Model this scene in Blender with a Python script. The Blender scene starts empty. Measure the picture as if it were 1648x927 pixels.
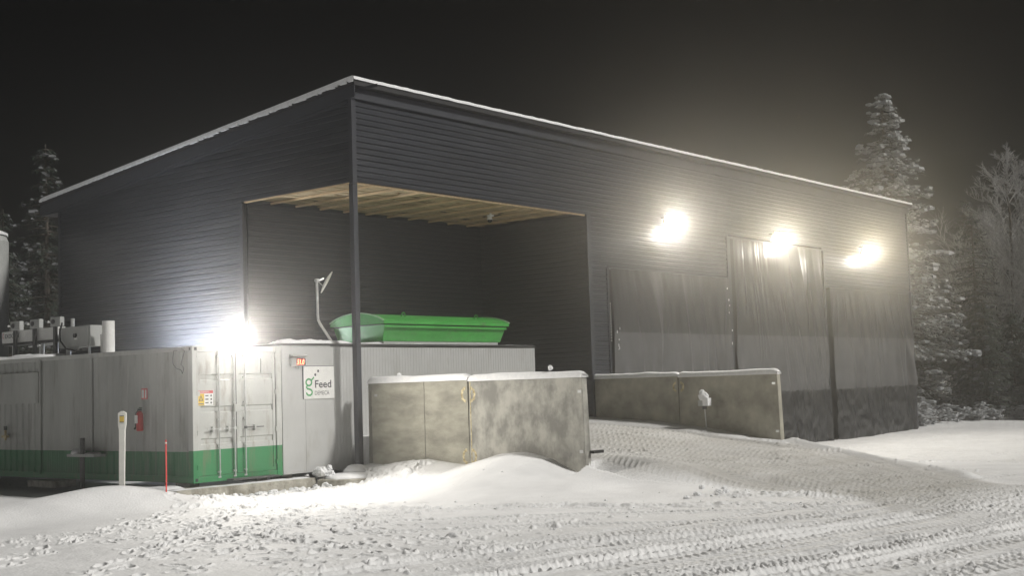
import bpy, math, random
import numpy as np
from mathutils import Vector, Matrix
random.seed(7)
R = math.radians
C = bpy.context.scene.collection
SC = bpy.context.scene

# ------------------------------------------------------------------ camera, world, sun, exposure
# axes: X runs along the front wall of the building, Y goes into it, Z up; the corner post stands near the origin
cam_d = bpy.data.cameras.new('camera'); cam = bpy.data.objects.new('camera', cam_d); C.objects.link(cam)
cr = Vector((0.63766, -0.76966, -0.031716)).normalized()
cf = Vector((0.76929, 0.63416, 0.077676)).normalized()
cu = cr.cross(cf).normalized(); cr = cf.cross(cu).normalized()
M3 = Matrix((cr, cu, -cf)).transposed()
CAM = Vector((-20.763, -21.977, 2.1))
cam.matrix_world = Matrix.Translation(CAM) @ M3.to_4x4()
cam_d.sensor_width = 36.0; cam_d.lens = 36.0 * 2061.5 / 1648.0
cam_d.clip_start = 0.1; cam_d.clip_end = 2000
SC.camera = cam

w = bpy.data.worlds.new('World'); SC.world = w; w.use_nodes = True
nt = w.node_tree; nt.nodes.clear()
sky = nt.nodes.new('ShaderNodeTexSky'); sky.sky_type = 'NISHITA'; sky.sun_disc = False
sky.sun_elevation = R(14); sky.sun_rotation = R(225); sky.dust_density = 3
hs = nt.nodes.new('ShaderNodeHueSaturation'); hs.inputs['Saturation'].default_value = 0.12
bg = nt.nodes.new('ShaderNodeBackground'); bg.inputs['Strength'].default_value = 0.0006
wo = nt.nodes.new('ShaderNodeOutputWorld')
nt.links.new(sky.outputs[0], hs.inputs['Color']); nt.links.new(hs.outputs[0], bg.inputs[0]); nt.links.new(bg.outputs[0], wo.inputs[0])

sd = bpy.data.lights.new('sun', 'SUN'); sd.energy = 2.95; sd.angle = R(6.0); sd.color = (1.0, 0.97, 0.92)
so = bpy.data.objects.new('sun', sd); C.objects.link(so)
sdir = Vector((-0.30, 0.68, -0.67)).normalized()           # yard light reaching in from the right of the camera
so.rotation_euler = sdir.to_track_quat('-Z', 'Y').to_euler(); so.location = (10, -40, 20)

SC.view_settings.view_transform = 'Standard'; SC.view_settings.look = 'None'
SC.view_settings.exposure = 0.0; SC.view_settings.gamma = 1.0; SC.view_settings.use_curve_mapping = False
SC.render.engine = 'CYCLES'
cy = SC.cycles
cy.use_denoising = True
try: cy.denoiser = 'OPENIMAGEDENOISE'
except Exception: pass
cy.use_adaptive_sampling = False
cy.max_bounces = 6; cy.diffuse_bounces = 3; cy.glossy_bounces = 2; cy.volume_bounces = 1; cy.transmission_bounces = 2
cy.caustics_reflective = False; cy.caustics_refractive = False
cy.sample_clamp_indirect = 4.0

FLOOD_W, LAMP_SPOT_W, LAMP_FILL_W, HID_W = 1500.0, 1750.0, 16.0, 2200.0
FLOOD_BEAM_W, LAMP_BEAM_W = 600.0, 40.0
HAZE, ANISO = 0.0024, 0.925

# ------------------------------------------------------------------ materials
def mat(name, col, rough=0.6, metal=0.0, var=0.12, vscale=3.0, bump=0.0, bscale=40.0, col2=None, spec=0.5, stretch=(1, 1, 1),
        stripe=None, emit=None, estr=0.0, det=4.0, fac=(0.35, 0.65), dirt=None):
    m = bpy.data.materials.new(name); m.use_nodes = True
    n = m.node_tree.nodes; l = m.node_tree.links
    b = n['Principled BSDF']
    b.inputs['Roughness'].default_value = rough; b.inputs['Metallic'].default_value = metal
    b.inputs['Specular IOR Level'].default_value = spec
    tc = n.new('ShaderNodeTexCoord'); mp = n.new('ShaderNodeMapping'); mp.inputs['Scale'].default_value = stretch
    l.new(tc.outputs['Object'], mp.inputs[0])
    no = n.new('ShaderNodeTexNoise'); no.inputs['Scale'].default_value = vscale; no.inputs['Detail'].default_value = det
    no.inputs['Roughness'].default_value = 0.62
    l.new(mp.outputs[0], no.inputs['Vector'])
    rp = n.new('ShaderNodeValToRGB')
    c1 = tuple(max(0, c * (1 - var)) for c in col); c2 = col2 or tuple(min(1, c * (1 + var)) for c in col)
    rp.color_ramp.elements[0].position = fac[0]; rp.color_ramp.elements[0].color = (*c1, 1)
    rp.color_ramp.elements[1].position = fac[1]; rp.color_ramp.elements[1].color = (*c2, 1)
    l.new(no.outputs['Fac'], rp.inputs[0])
    out = rp.outputs[0]
    if stripe:
        z, scol = stripe
        sx = n.new('ShaderNodeSeparateXYZ'); l.new(tc.outputs['Object'], sx.inputs[0])
        lt = n.new('ShaderNodeMath'); lt.operation = 'LESS_THAN'; lt.inputs[1].default_value = z; l.new(sx.outputs['Z'], lt.inputs[0])
        mx = n.new('ShaderNodeMixRGB'); l.new(lt.outputs[0], mx.inputs[0]); l.new(out, mx.inputs[1]); mx.inputs[2].default_value = (*scol, 1)
        out = mx.outputs[0]
    if dirt:
        dc, amt, dsc, dst = dirt
        m3 = n.new('ShaderNodeMapping'); m3.inputs['Scale'].default_value = dst; l.new(tc.outputs['Object'], m3.inputs[0])
        n3 = n.new('ShaderNodeTexNoise'); n3.inputs['Scale'].default_value = dsc; n3.inputs['Detail'].default_value = 8; n3.inputs['Roughness'].default_value = 0.7
        l.new(m3.outputs[0], n3.inputs['Vector'])
        r3 = n.new('ShaderNodeValToRGB'); r3.color_ramp.elements[0].position = 0.54; r3.color_ramp.elements[0].color = (0, 0, 0, 1)
        r3.color_ramp.elements[1].position = 0.74; r3.color_ramp.elements[1].color = (amt, amt, amt, 1)
        l.new(n3.outputs['Fac'], r3.inputs[0])
        mx3 = n.new('ShaderNodeMixRGB'); l.new(r3.outputs[0], mx3.inputs[0]); l.new(out, mx3.inputs[1]); mx3.inputs[2].default_value = (*dc, 1)
        out = mx3.outputs[0]
    l.new(out, b.inputs['Base Color'])
    if bump:
        n2 = n.new('ShaderNodeTexNoise'); n2.inputs['Scale'].default_value = bscale; n2.inputs['Detail'].default_value = 5
        l.new(mp.outputs[0], n2.inputs['Vector'])
        bp = n.new('ShaderNodeBump'); bp.inputs['Strength'].default_value = 1.0; bp.inputs['Distance'].default_value = bump
        l.new(n2.outputs['Fac'], bp.inputs['Height']); l.new(bp.outputs[0], b.inputs['Normal'])
    if emit:
        b.inputs['Emission Color'].default_value = (*emit, 1); b.inputs['Emission Strength'].default_value = estr
    return m

GREEN = (0.025, 0.22, 0.075)
CG = (0.50, 0.51, 0.49)
M = {}
M['clad'] = mat('dark_cladding_steel', (0.041, 0.044, 0.052), 0.34, 0.0, 0.14, 1.2, stretch=(0.3, 0.3, 3), dirt=((0.085, 0.088, 0.095), 0.7, 0.8, (0.5, 0.5, 1.6)))
M['smooth'] = mat('dark_wall_board', (0.052, 0.055, 0.063), 0.5, 0.0, 0.08, 2.0, bump=0.0015, bscale=60, stretch=(1, 1, 6))
M['trim'] = mat('dark_trim', (0.050, 0.053, 0.062), 0.42, 0.0, 0.08, 2)
M['roof'] = mat('black_roof_edge', (0.03, 0.03, 0.032), 0.5)
M['snow'] = mat('snow', (0.80, 0.81, 0.83), 0.75, 0, 0.02, 8, bump=0.008, bscale=30, spec=0.25, col2=(0.86, 0.865, 0.87))
M['gsnow'] = mat('trampled_snow', (0.78, 0.785, 0.79), 0.7, 0, 0.05, 0.9, bump=0.012, bscale=24, spec=0.3, col2=(0.85, 0.855, 0.86), det=8)
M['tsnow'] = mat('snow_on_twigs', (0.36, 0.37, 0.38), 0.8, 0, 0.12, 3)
M['tsnow_d'] = mat('dimmed_snow_on_twigs', (0.15, 0.155, 0.16), 0.85, 0, 0.2, 3)  # twig snow darkened in colour, stands in for weaker light on these trees
M['frost'] = mat('frosted_twigs', (0.42, 0.42, 0.42), 0.8, 0, 0.25, 4)
M['tarp'] = mat('grey_tarpaulin', (0.044, 0.044, 0.046), 0.28, 0, 0.12, 1.5, bump=0.003, bscale=14)
M['tarp2'] = mat('lighter_tarpaulin', (0.098, 0.099, 0.101), 0.38, 0, 0.10, 1.5, bump=0.003, bscale=14)
M['tarp3'] = mat('black_tarpaulin_skirt', (0.017, 0.018, 0.020), 0.33, 0, 0.2, 2.2, bump=0.01, bscale=5)
M['wood'] = mat('pale_timber', (0.62, 0.47, 0.29), 0.65, 0, 0.22, 2.5, stretch=(6, 0.6, 6), bump=0.001, bscale=20)
M['wood2'] = mat('brown_timber', (0.48, 0.37, 0.23), 0.7, 0, 0.3, 2.5, stretch=(0.6, 6, 6), bump=0.001, bscale=20)
M['conc'] = mat('stained_concrete', (0.27, 0.26, 0.215), 0.8, 0, 0.24, 1.9, bump=0.004, bscale=30, col2=(0.40, 0.385, 0.32), det=12, stretch=(1, .6, 1.4))
M['conc_b'] = mat('blotched_concrete', (0.26, 0.255, 0.23), 0.8, 0, 0.15, 2.6, bump=0.004, bscale=30, col2=(0.44, 0.43, 0.385), det=14, stretch=(1, 1, 0.7), fac=(0.40, 0.62))
M['conc_d'] = mat('brown_concrete', (0.30, 0.285, 0.235), 0.8, 0, 0.22, 1.7, bump=0.004, bscale=30, col2=(0.42, 0.40, 0.33), det=13)
M['conc_e'] = mat('edge_concrete', (0.23, 0.22, 0.19), 0.85, 0, 0.2, 5, bump=0.006, bscale=30)
M['pad'] = mat('footing_concrete', (0.30, 0.28, 0.22), 0.85, 0, 0.3, 5, bump=0.01, bscale=20, col2=(0.48, 0.46, 0.40))
M['rust'] = mat('rust_stain', (0.40, 0.31, 0.16), 0.8, 0, 0.3, 12, col2=(0.66, 0.58, 0.36))
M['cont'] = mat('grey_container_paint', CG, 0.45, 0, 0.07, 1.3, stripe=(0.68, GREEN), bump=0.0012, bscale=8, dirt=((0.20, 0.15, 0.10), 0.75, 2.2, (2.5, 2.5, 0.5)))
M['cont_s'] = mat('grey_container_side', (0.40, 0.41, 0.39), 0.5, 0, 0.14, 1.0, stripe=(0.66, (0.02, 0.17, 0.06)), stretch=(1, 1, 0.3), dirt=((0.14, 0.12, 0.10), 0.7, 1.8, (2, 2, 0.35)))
M['panel'] = mat('light_grey_panel', (0.47, 0.475, 0.47), 0.5, 0, 0.05, 1.2, dirt=((0.30, 0.29, 0.26), 0.6, 1.5, (1.5, 1.5, 0.5)))
M['gasket'] = mat('black_rubber', (0.02, 0.02, 0.02), 0.7)
M['galv'] = mat('galvanised_steel', (0.62, 0.63, 0.62), 0.35, 0.55, 0.1, 8)
M['steel_d'] = mat('dark_steel', (0.10, 0.10, 0.10), 0.45, 0.5, 0.15, 8)
M['white'] = mat('white_paint', (0.78, 0.78, 0.76), 0.45, 0, 0.05, 6)
M['offwhite'] = mat('white_plastic', (0.80, 0.80, 0.75), 0.4, 0, 0.06, 5)
M['yellow'] = mat('yellow_label', (0.72, 0.50, 0.06), 0.5, 0, 0.08, 20)
M['red'] = mat('red_paint', (0.50, 0.03, 0.03), 0.4, 0, 0.1, 8)
M['redsign'] = mat('faded_red_print', (0.62, 0.12, 0.12), 0.5, 0, 0.1, 20)
M['orange'] = mat('red_orange_plastic', (0.80, 0.08, 0.07), 0.4, 0, 0.06, 8)
M['black'] = mat('black_plastic', (0.015, 0.015, 0.016), 0.5)
M['ink'] = mat('dark_grey_print', (0.07, 0.07, 0.08), 0.6)
M['lgreen'] = mat('green_print', (0.07, 0.34, 0.12), 0.6)
M['hop'] = mat('green_hopper_paint', (0.06, 0.34, 0.06), 0.42, 0, 0.12, 1.6, dirt=((0.10, 0.17, 0.07), 0.8, 2.6, (1, 1, 2)), bump=0.004, bscale=3)
M['lidedge'] = mat('pale_green_edge', (0.35, 0.52, 0.33), 0.5, 0, 0.1, 8)
M['grey'] = mat('grey_cabinet', (0.42, 0.43, 0.42), 0.5, 0, 0.06, 4)
M['bark'] = mat('bark', (0.10, 0.085, 0.07), 0.9, 0, 0.3, 10)
M['needle'] = mat('dark_needles', (0.045, 0.06, 0.045), 0.8, 0, 0.35, 3)
M['needle_f'] = mat('frosted_needles', (0.15, 0.16, 0.15), 0.8, 0, 0.4, 3)
M['led'] = mat('lit_red_digits', (0.8, 0.1, 0.05), 0.5, emit=(1.0, 0.12, 0.06), estr=9.0)
M['floodlens'] = mat('lit_warm_lens', (1, 0.95, 0.8), 0.5, emit=(1.0, 0.80, 0.42), estr=26.0)
M['glowbowl'] = mat('glowing_warm_reflector', (1, 0.95, 0.8), 0.5, emit=(1.0, 0.80, 0.42), estr=0.9)
M['lampbowl'] = mat('glowing_white_reflector', (1, 0.95, 0.9), 0.5, emit=(1.0, 0.88, 0.70), estr=1.3)
M['lamplens'] = mat('lit_white_lens', (1, 0.97, 0.9), 0.5, emit=(1.0, 0.93, 0.82), estr=60.0)

_n = M['gsnow'].node_tree; _b = _n.nodes['Principled BSDF']; _src = _b.inputs['Base Color'].links[0].from_socket
_a = _n.nodes.new('ShaderNodeAttribute'); _a.attribute_name = 'packed_dark'
_mx = _n.nodes.new('ShaderNodeMixRGB'); _mx.inputs[2].default_value = (0.40, 0.39, 0.365, 1)
_n.links.new(_a.outputs['Fac'], _mx.inputs[0]); _n.links.new(_src, _mx.inputs[1]); _n.links.new(_mx.outputs[0], _b.inputs['Base Color'])

# ------------------------------------------------------------------ mesh helpers
class MB:
    def __init__(s): s.v = []; s.f = []
    def add(s, vs, fs):
        o = len(s.v); s.marks = getattr(s, 'marks', []) + [(o, len(s.f))]; s.v += [tuple(p) for p in vs]; s.f += [tuple(i + o for i in f) for f in fs]; return s
    def box(s, x0, x1, y0, y1, z0, z1):
        vs = [(x0, y0, z0), (x1, y0, z0), (x1, y1, z0), (x0, y1, z0), (x0, y0, z1), (x1, y0, z1), (x1, y1, z1), (x0, y1, z1)]
        return s.add(vs, [(0, 3, 2, 1), (4, 5, 6, 7), (0, 1, 5, 4), (1, 2, 6, 5), (2, 3, 7, 6), (3, 0, 4, 7)])
    def hexa(s, vs): return s.add(vs, [(0, 3, 2, 1), (4, 5, 6, 7), (0, 1, 5, 4), (1, 2, 6, 5), (2, 3, 7, 6), (3, 0, 4, 7)])
    def tube(s, pts, rad, n=10, cap=True):
        pts = [Vector(p) for p in pts]; k = len(pts)
        rads = rad if isinstance(rad, (list, tuple)) else [rad] * k
        base = len(s.v); up = None
        for i, p in enumerate(pts):
            d = (pts[min(i + 1, k - 1)] - pts[max(i - 1, 0)]).normalized()
            if up is None: up = Vector((0, 0, 1)) if abs(d.z) < 0.9 else Vector((1, 0, 0))
            a = d.cross(up).normalized(); b = a.cross(d).normalized(); up = b
            for j in range(n):
                t = 2 * math.pi * j / n
                s.v.append(tuple(p + (a * math.cos(t) + b * math.sin(t)) * rads[i]))
        for i in range(k - 1):
            for j in range(n):
                a0 = base + i * n + j; a1 = base + i * n + (j + 1) % n
                s.f.append((a0, a1, a1 + n, a0 + n))
        if cap:
            s.f.append(tuple(base + j for j in range(n))[::-1]); s.f.append(tuple(base + (k - 1) * n + j for j in range(n)))
        return s
    def prism(s, poly, axis, a0, a1):
        # poly of 2D points swept along axis 'x','y' or 'z'
        def P(p, a): return {'x': (a, p[0], p[1]), 'y': (p[0], a, p[1]), 'z': (p[0], p[1], a)}[axis]
        n = len(poly); vs = [P(p, a0) for p in poly] + [P(p, a1) for p in poly]
        fs = [tuple(range(n))[::-1], tuple(range(n, 2 * n))] + [(i, (i + 1) % n, n + (i + 1) % n, n + i) for i in range(n)]
        return s.add(vs, fs)
    def strip(s, prof, axis, a0, a1):
        # open profile sheet swept along axis
        def P(p, a): return {'x': (a, p[0], p[1]), 'y': (p[0], a, p[1]), 'z': (p[0], p[1], a)}[axis]
        n = len(prof); vs = [P(p, a0) for p in prof] + [P(p, a1) for p in prof]
        return s.add(vs, [(i, i + 1, n + i + 1, n + i) for i in range(n - 1)])
    def blob(s, c, r, seed=0, n=2, amp=0.25):
        rnd = random.Random(seed); ms = 6 + 2 * n; k = 4 + n
        base = len(s.v); c = Vector(c); r = Vector(r) if hasattr(r, '__len__') else Vector((r, r, r))
        for i in range(k + 1):
            ph = math.pi * i / k
            for j in range(ms):
                th = 2 * math.pi * j / ms; q = 1 + rnd.uniform(-amp, amp) * (0 < i < k)
                s.v.append((c.x + r.x * q * math.sin(ph) * math.cos(th), c.y + r.y * q * math.sin(ph) * math.sin(th), c.z + r.z * q * math.cos(ph)))
        for i in range(k):
            for j in range(ms):
                a = base + i * ms + j; b = base + i * ms + (j + 1) % ms
                s.f.append((a, a + ms, b + ms, b))
        return s
    def build(s, name, m, parent=None, smooth=False, bevel=0.0):
        me = bpy.data.meshes.new(name)
        off = Vector(parent['_o']) if parent is not None and '_o' in parent else Vector((0, 0, 0))
        me.from_pydata([(p[0] - off.x, p[1] - off.y, p[2] - off.z) for p in s.v], [], s.f)
        me.materials.append(M[m] if isinstance(m, str) else m)
        o = bpy.data.objects.new(name, me); C.objects.link(o)
        if parent is not None:
            o.parent = parent; o['_o'] = tuple(off)
        if smooth: me.polygons.foreach_set('use_smooth', [True] * len(me.polygons))
        if bevel:
            b = o.modifiers.new('bevel', 'BEVEL'); b.width = bevel; b.segments = 2; b.limit_method = 'ANGLE'; b.angle_limit = R(40)
        return o
def build_each(s, name, m, parent=None, **k):
    # one object per piece added
    out = []
    for i, (v0, f0) in enumerate(s.marks):
        v1, f1 = s.marks[i + 1] if i + 1 < len(s.marks) else (len(s.v), len(s.f))
        q = MB(); q.v = s.v[v0:v1]; q.f = [tuple(j - v0 for j in f) for f in s.f[f0:f1]]
        out.append(q.build(name, m, parent, **k))
    return out
MB.build_each = build_each
def bx(*a): return MB().box(*a)
def thing(name, label, cat, loc, group=None):
    o = bpy.data.objects.new(name, None); C.objects.link(o); o.location = loc; o['_o'] = tuple(loc); o.empty_display_size = 0.2
    o['label'] = label; o['category'] = cat
    if group: o['group'] = group
    return o
def tag(o, label, cat, group=None):
    o['label'] = label; o['category'] = cat
    if group: o['group'] = group
    return o
def struct(o): o['kind'] = 'structure'; return o
def text(s, size, m, parent, origin, xdir, zdir, name='lettering', off=0.004, bold=0.0, align='LEFT', sx=1.0):
    cu_ = bpy.data.curves.new('txt', 'FONT'); cu_.body = s; cu_.size = size; cu_.align_x = align; cu_.offset = bold
    cu_.resolution_u = 3
    to = bpy.data.objects.new('txt', cu_); C.objects.link(to)
    dg = bpy.context.evaluated_depsgraph_get(); me = bpy.data.meshes.new_from_object(to.evaluated_get(dg))
    bpy.data.objects.remove(to); bpy.data.curves.remove(cu_)
    xd = Vector(xdir).normalized(); zd = Vector(zdir).normalized(); nd = xd.cross(zd)
    mb = MB(); O = Vector(origin)
    mb.v = [tuple(O + xd * v.co.x * sx + zd * v.co.y + nd * off) for v in me.vertices]
    mb.f = [tuple(p.vertices) for p in me.polygons]
    bpy.data.meshes.remove(me)
    return mb.build(name, m, parent)

# ------------------------------------------------------------------ noise
def _h(ix, iy, seed):
    n = (ix.astype(np.int64) * 374761393 + iy.astype(np.int64) * 668265263 + seed * 982451653) & 0xffffffff
    n = ((n ^ (n >> 13)) * 1274126177) & 0xffffffff
    n = (n ^ (n >> 16)) & 0xffffffff
    return n / 4294967295.0
def vn(x, y, seed=0):
    x = np.asarray(x, float); y = np.asarray(y, float)
    ix = np.floor(x); iy = np.floor(y); fx = x - ix; fy = y - iy
    fx = fx * fx * (3 - 2 * fx); fy = fy * fy * (3 - 2 * fy)
    a = _h(ix, iy, seed); b = _h(ix + 1, iy, seed); c = _h(ix, iy + 1, seed); d = _h(ix + 1, iy + 1, seed)
    return (a * (1 - fx) + b * fx) * (1 - fy) + (c * (1 - fx) + d * fx) * fy - 0.5
def fbm(x, y, o=4, seed=0, g=0.5):
    t = 0; a = 1.0; s = 0
    for i in range(o):
        t = t + a * vn(x * 2 ** i, y * 2 ** i, seed + i * 17); s += a; a *= g
    return t / s
def ss(a, b, x):
    t = np.clip((np.asarray(x, float) - a) / (b - a), 0, 1); return t * t * (3 - 2 * t)
def interp(x, xs, ys): return np.interp(x, xs, ys)

# ------------------------------------------------------------------ ground shape (large forms)
def rotg(u, v, cu0, cv0, ang, su, sv, h, p=1.0):
    du = u - cu0; dv = v - cv0; c, s = math.cos(ang), math.sin(ang)
    a = (du * c + dv * s) / su; b = (-du * s + dv * c) / sv
    return h * np.exp(-np.power(a * a + b * b, p))
def ground(u, v):
    u = np.asarray(u, float); v = np.asarray(v, float)
    z = -0.28 * ss(7, 16, u) + 0.04 * fbm(u * .25, v * .25, 3, 3)
    # ramp between the two concrete walls
    H = interp(v, [-13.5, -12, -9, -7, -6, -5, -3.8, -2.2, 0, 4.2], [0, .06, .26, .42, .52, .62, .78, .92, 1.06, 1.12])
    right = interp(v, [-13.5, -12.5, -6.2, -5.8, 5], [4.2, 5.0, 9.9, 9.45, 9.45])
    left = interp(v, [-13.5, -10, -6.6, -6.3, 5], [3.2, 1.6, .7, .5, .5])
    wr = np.where(v > -6.05, 0.05, 0.9)
    wl = np.where(v > -6.3, 0.05, 1.6)
    mr = np.clip((right + wr * .5 - u) / wr, 0, 1); ml = np.clip((u - left + wl * .5) / wl, 0, 1)
    mr = mr * mr * (3 - 2 * mr); ml = ml * ml * (3 - 2 * ml)
    base = z
    z = base + (H - base) * mr * ml * (v > -13.6) * np.where(v > 4.2, 0, 1)
    # bank against the second wall
    zb = interp(v, [-6.6, -5.8, -5, -3.8, -2.2, 0], [.32, .40, .66, .86, 1.05, 1.18])
    k = np.exp(-((9.3 - u) / .55) ** 2) * (u < 9.5) * ss(-6.9, -6.0, v) * (v < 4)
    z = np.where(k > .001, np.maximum(z, z + (zb - z) * k), z)
    # ridge running out from the end of the second wall
    rl = interp(v, [-12.6, -9, -6.2], [4.9, 7.5, 9.6])
    z = z + .13 * np.exp(-((u - rl) / .35) ** 2) * ss(-12.9, -12.2, v) * (v < -6.0) * ss(-5.9, -6.4, v)
    # drifts on the near side of the first wall
    zw = interp(v, [-7.6, -6.9, -6.3, -5.9, -5.45, -4.8, -4.3, -3.92, -3.16, -2.6, -1.89, -1.1, -0.5, -0.03, .5], [.12, .22, .24, .36, .55, .67, .64, .55, .38, .44, .54, .50, .42, .46, .3])
    dist = interp(v, [-8, -6.5, -5, -3.6, -2, 0, .6], [1.4, 1.6, 1.9, 1.3, 1.1, .8, .4])
    t = np.clip((.45 - u) / dist, 0, 3)
    k = np.exp(-t * t * .9) * (u < .47) * ss(-8.3, -6.6, v) * ss(1.1, .3, v)
    z = z + (zw - .02) * k
    # smooth apron in front of the drifts and beyond the end of the wall
    z = z + rotg(u, v, -1.0, -5.2, 1.2, 3.2, 1.5, .14, 1.5)
    z = z + rotg(u, v, 1.2, -7.6, 1.25, 1.7, .75, .20, 1.0) + rotg(u, v, -.4, -9.3, 1.1, 1.9, .7, .10, 1.0)
    # bank with the marker post, left
    z = z + rotg(u, v, -6.5, -.35, 2.9, 1.5, .6, .33, 1.0) + rotg(u, v, -9.3, -.15, 3.05, 3.3, .9, .27, 1.4) + rotg(u, v, -14, .6, 3.1, 4, 1.6, .25, 1.3)
    z = z + rotg(u, v, -4.9, -1.2, .3, .9, .28, .10, 1.5)
    z = z + rotg(u, v, 40, 3, 0, 9, 4, .25, 1.2)
    far = np.hypot(u - 5, v)
    z = z + 1.2 * ss(60, 160, far) * fbm(u * .02, v * .02, 3, 9)
    return z
def gz(u, v): return float(ground(np.array([u]), np.array([v]))[0])

def build_ground():
    fa = math.atan2(cf.y, cf.x); half = R(27)
    ang = np.concatenate([np.linspace(fa - half, fa + half, 1250), np.linspace(fa + half, fa - half + 2 * math.pi, 90)[1:-1]])
    r = np.concatenate([np.array([0.0001, 3, 6, 9, 11, 12]), 12.4 * np.exp(np.arange(0, 860) * (math.log(58 / 12.4) / 860)), 58 * 1.12 ** np.arange(1, 32)])
    A, Rr = np.meshgrid(ang, r)
    U = CAM.x + Rr * np.cos(A); V = CAM.y + Rr * np.sin(A)
    Z = ground(U, V)
    nd = 1250; r0, r1 = 4, 6 + 860
    u = U[r0:r1, :nd]; v = V[r0:r1, :nd]; z = Z[r0:r1, :nd].copy()
    rough = np.zeros_like(z)
    # smooth (untouched) areas
    sm = np.clip(rotg(u, v, -1.2, -4.6, 1.3, 4.2, 2.3, 1.2, 2) + rotg(u, v, .8, -8.0, 1.2, 2.6, 1.1, 1.2, 2) + rotg(u, v, -9.2, -.9, 3.0, 4.6, 1.9, 1.2, 2) + (u < .5) * (u > -1.7) * (v > -6.3) * (v < -.2), 0, 1)
    sm = np.clip(sm + (v > 1.6) * (u < -4) + ss(.35, -.1, np.abs(u - 9.25)) * (v > -6.5), 0, 1)
    tr = 1 - sm
    # trampled yard: churned lumps
    churn = .35 + .65 * ss(-.05, .18, fbm(u * .35 + 3, v * .35, 3, 21))
    door = rotg(u, v, -3.6, -2.6, -.5, 4.2, 2.6, 1.0, 1.6)
    z += tr * (.030 * fbm(u * 2.2, v * 2.2, 4, 31, .6) + .022 * churn * fbm(u * 7, v * 7, 3, 41, .6))
    z += tr * door * .055 * np.maximum(0, fbm(u * 4.5, v * 4.5, 3, 51)) 
    z += sm * .010 * fbm(u * 1.3, v * 1.3, 3, 61)
    # wheel tracks with tread
    def track(pts, wd, dep, pitch, lug, side=0.03, seed=0, chev=1.0):
        nonlocal z
        s0 = 0
        for (a, b) in zip(pts[:-1], pts[1:]):
            a = np.array(a, float); b = np.array(b, float); L = np.hypot(*(b - a)); d = (b - a) / L
            n_ = np.array([-d[1], d[0]])
            du = u - a[0]; dv = v - a[1]
            s = du * d[0] + dv * d[1]; t = du * n_[0] + dv * n_[1]
            mk = (np.abs(t) < wd) & (s > -.3) & (s < L + .3)
            if mk.any():
                ss_ = s[mk]; tt = t[mk]; e = ss(-.3, .0, ss_) * ss(L + .3, L, ss_) if len(pts) == 2 else ((ss_ >= 0) & (ss_ < L)) * 1.0
                tt = tt + .05 * fbm((ss_ + s0) * .8, ss_ * 0 + seed, 2, seed)
                ins = ss(wd * .5 + .03, wd * .5 - .03, np.abs(tt))
                q = (ss_ + s0) / pitch + chev * np.abs(tt) / wd * 1.6
                tread = ss(.25, .42, np.abs((q % 1) - .5)) * (np.abs(tt) > wd * .06)
                br = .45 + 1.1 * np.clip(vn((ss_ + s0) * .9, tt * 3, seed + 5) + .5, 0, 1)
                prof = -dep * ins + lug * tread * ins * br + side * np.exp(-((np.abs(tt) - wd * .56) / .045) ** 2) * br
                z[mk] += prof * e * .5
            s0 += L
    T = [([(-12.5, -9.9), (-10.69, -10.51), (-9.57, -10.7), (-7.61, -11.2), (-6.07, -12.2), (-3.5, -13.5)], .34, .06, .11, .024, .07),
         ([(-11.5, -12.1), (-9.61, -12.61), (-8.3, -12.8), (-5.89, -13.33), (-2, -14.3)], .36, .07, .12, .024, .09),
         ([(-9.8, -14.6), (-7.63, -15.27), (-5.54, -15.54), (-3.0, -16.05), (2, -17)], .40, .06, .13, .026, .08),
         ([(-12.5, -11.3), (-9, -12.0), (-6, -12.4), (-1, -13.2)], .30, .03, .10, .022, .02),
         ([(-6.5, -6.6), (-4.31, -8.6), (-2.62, -11.0), (-1.22, -13.0)], .34, .03, .12, .03, .03),
         ([(-7.6, -7.6), (-5.4, -9.8), (-3.7, -12.0), (-2.2, -14.0)], .34, .03, .12, .028, .03)]
    rnd = random.Random(3)
    for k in range(26):                      # heavy loader traffic on the right
        a0 = (-9 + rnd.uniform(-1, 1.5), -16.8 + k * .26 + rnd.uniform(-.1, .1)); sl = rnd.uniform(-.30, -.12)
        T.append(([a0, (a0[0] + 6, a0[1] + 6 * sl), (a0[0] + 13, a0[1] + 13 * sl * .9), (a0[0] + 22, a0[1] + 24 * sl)], rnd.uniform(.34, .5), rnd.uniform(.012, .03), rnd.uniform(.11, .17), rnd.uniform(.02, .042), .015))
    for k in range(11):                      # up and down the ramp
        x = 1.2 + k * .68 + rnd.uniform(-.1, .1)
        T.append(([(x + .1, 3), (x, -5.5), (x - .5 - (10 - x) * .02, -8.5), (x * .6 - .6, -12), (x * .45 - 2.2, -16)], .52, .02, .16, rnd.uniform(.035, .05), .012))
    for k in range(7):
        y = -1.5 - k * 1.5
        T.append(([(11 + k * .3, y + rnd.uniform(-.4, .4)), (20, y - 1.5), (34, y - 3)], .5, .02, .2, .025, .02))
    for i, t in enumerate(T): track(*t, seed=100 + i)
    # foot prints
    Rv = r[r0:r1]; Av = ang[:nd]
    def stamp(pu, pv, a, dep=.05, ln=.15, wd=.062):
        nonlocal z
        rr = math.hypot(pu - CAM.x, pv - CAM.y); aa = math.atan2(pv - CAM.y, pu - CAM.x)
        i0, i1 = np.searchsorted(Rv, [rr - .32, rr + .32]); j0, j1 = np.searchsorted(Av, [aa - .32 / rr, aa + .32 / rr])
        if i1 <= i0 or j1 <= j0: return
        uu = u[i0:i1, j0:j1] - pu; vv = v[i0:i1, j0:j1] - pv; c, s = math.cos(a), math.sin(a)
        p = (uu * c + vv * s) / ln; q = (-uu * s + vv * c) / wd
        d = np.sqrt(p * p + q * q)
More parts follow.
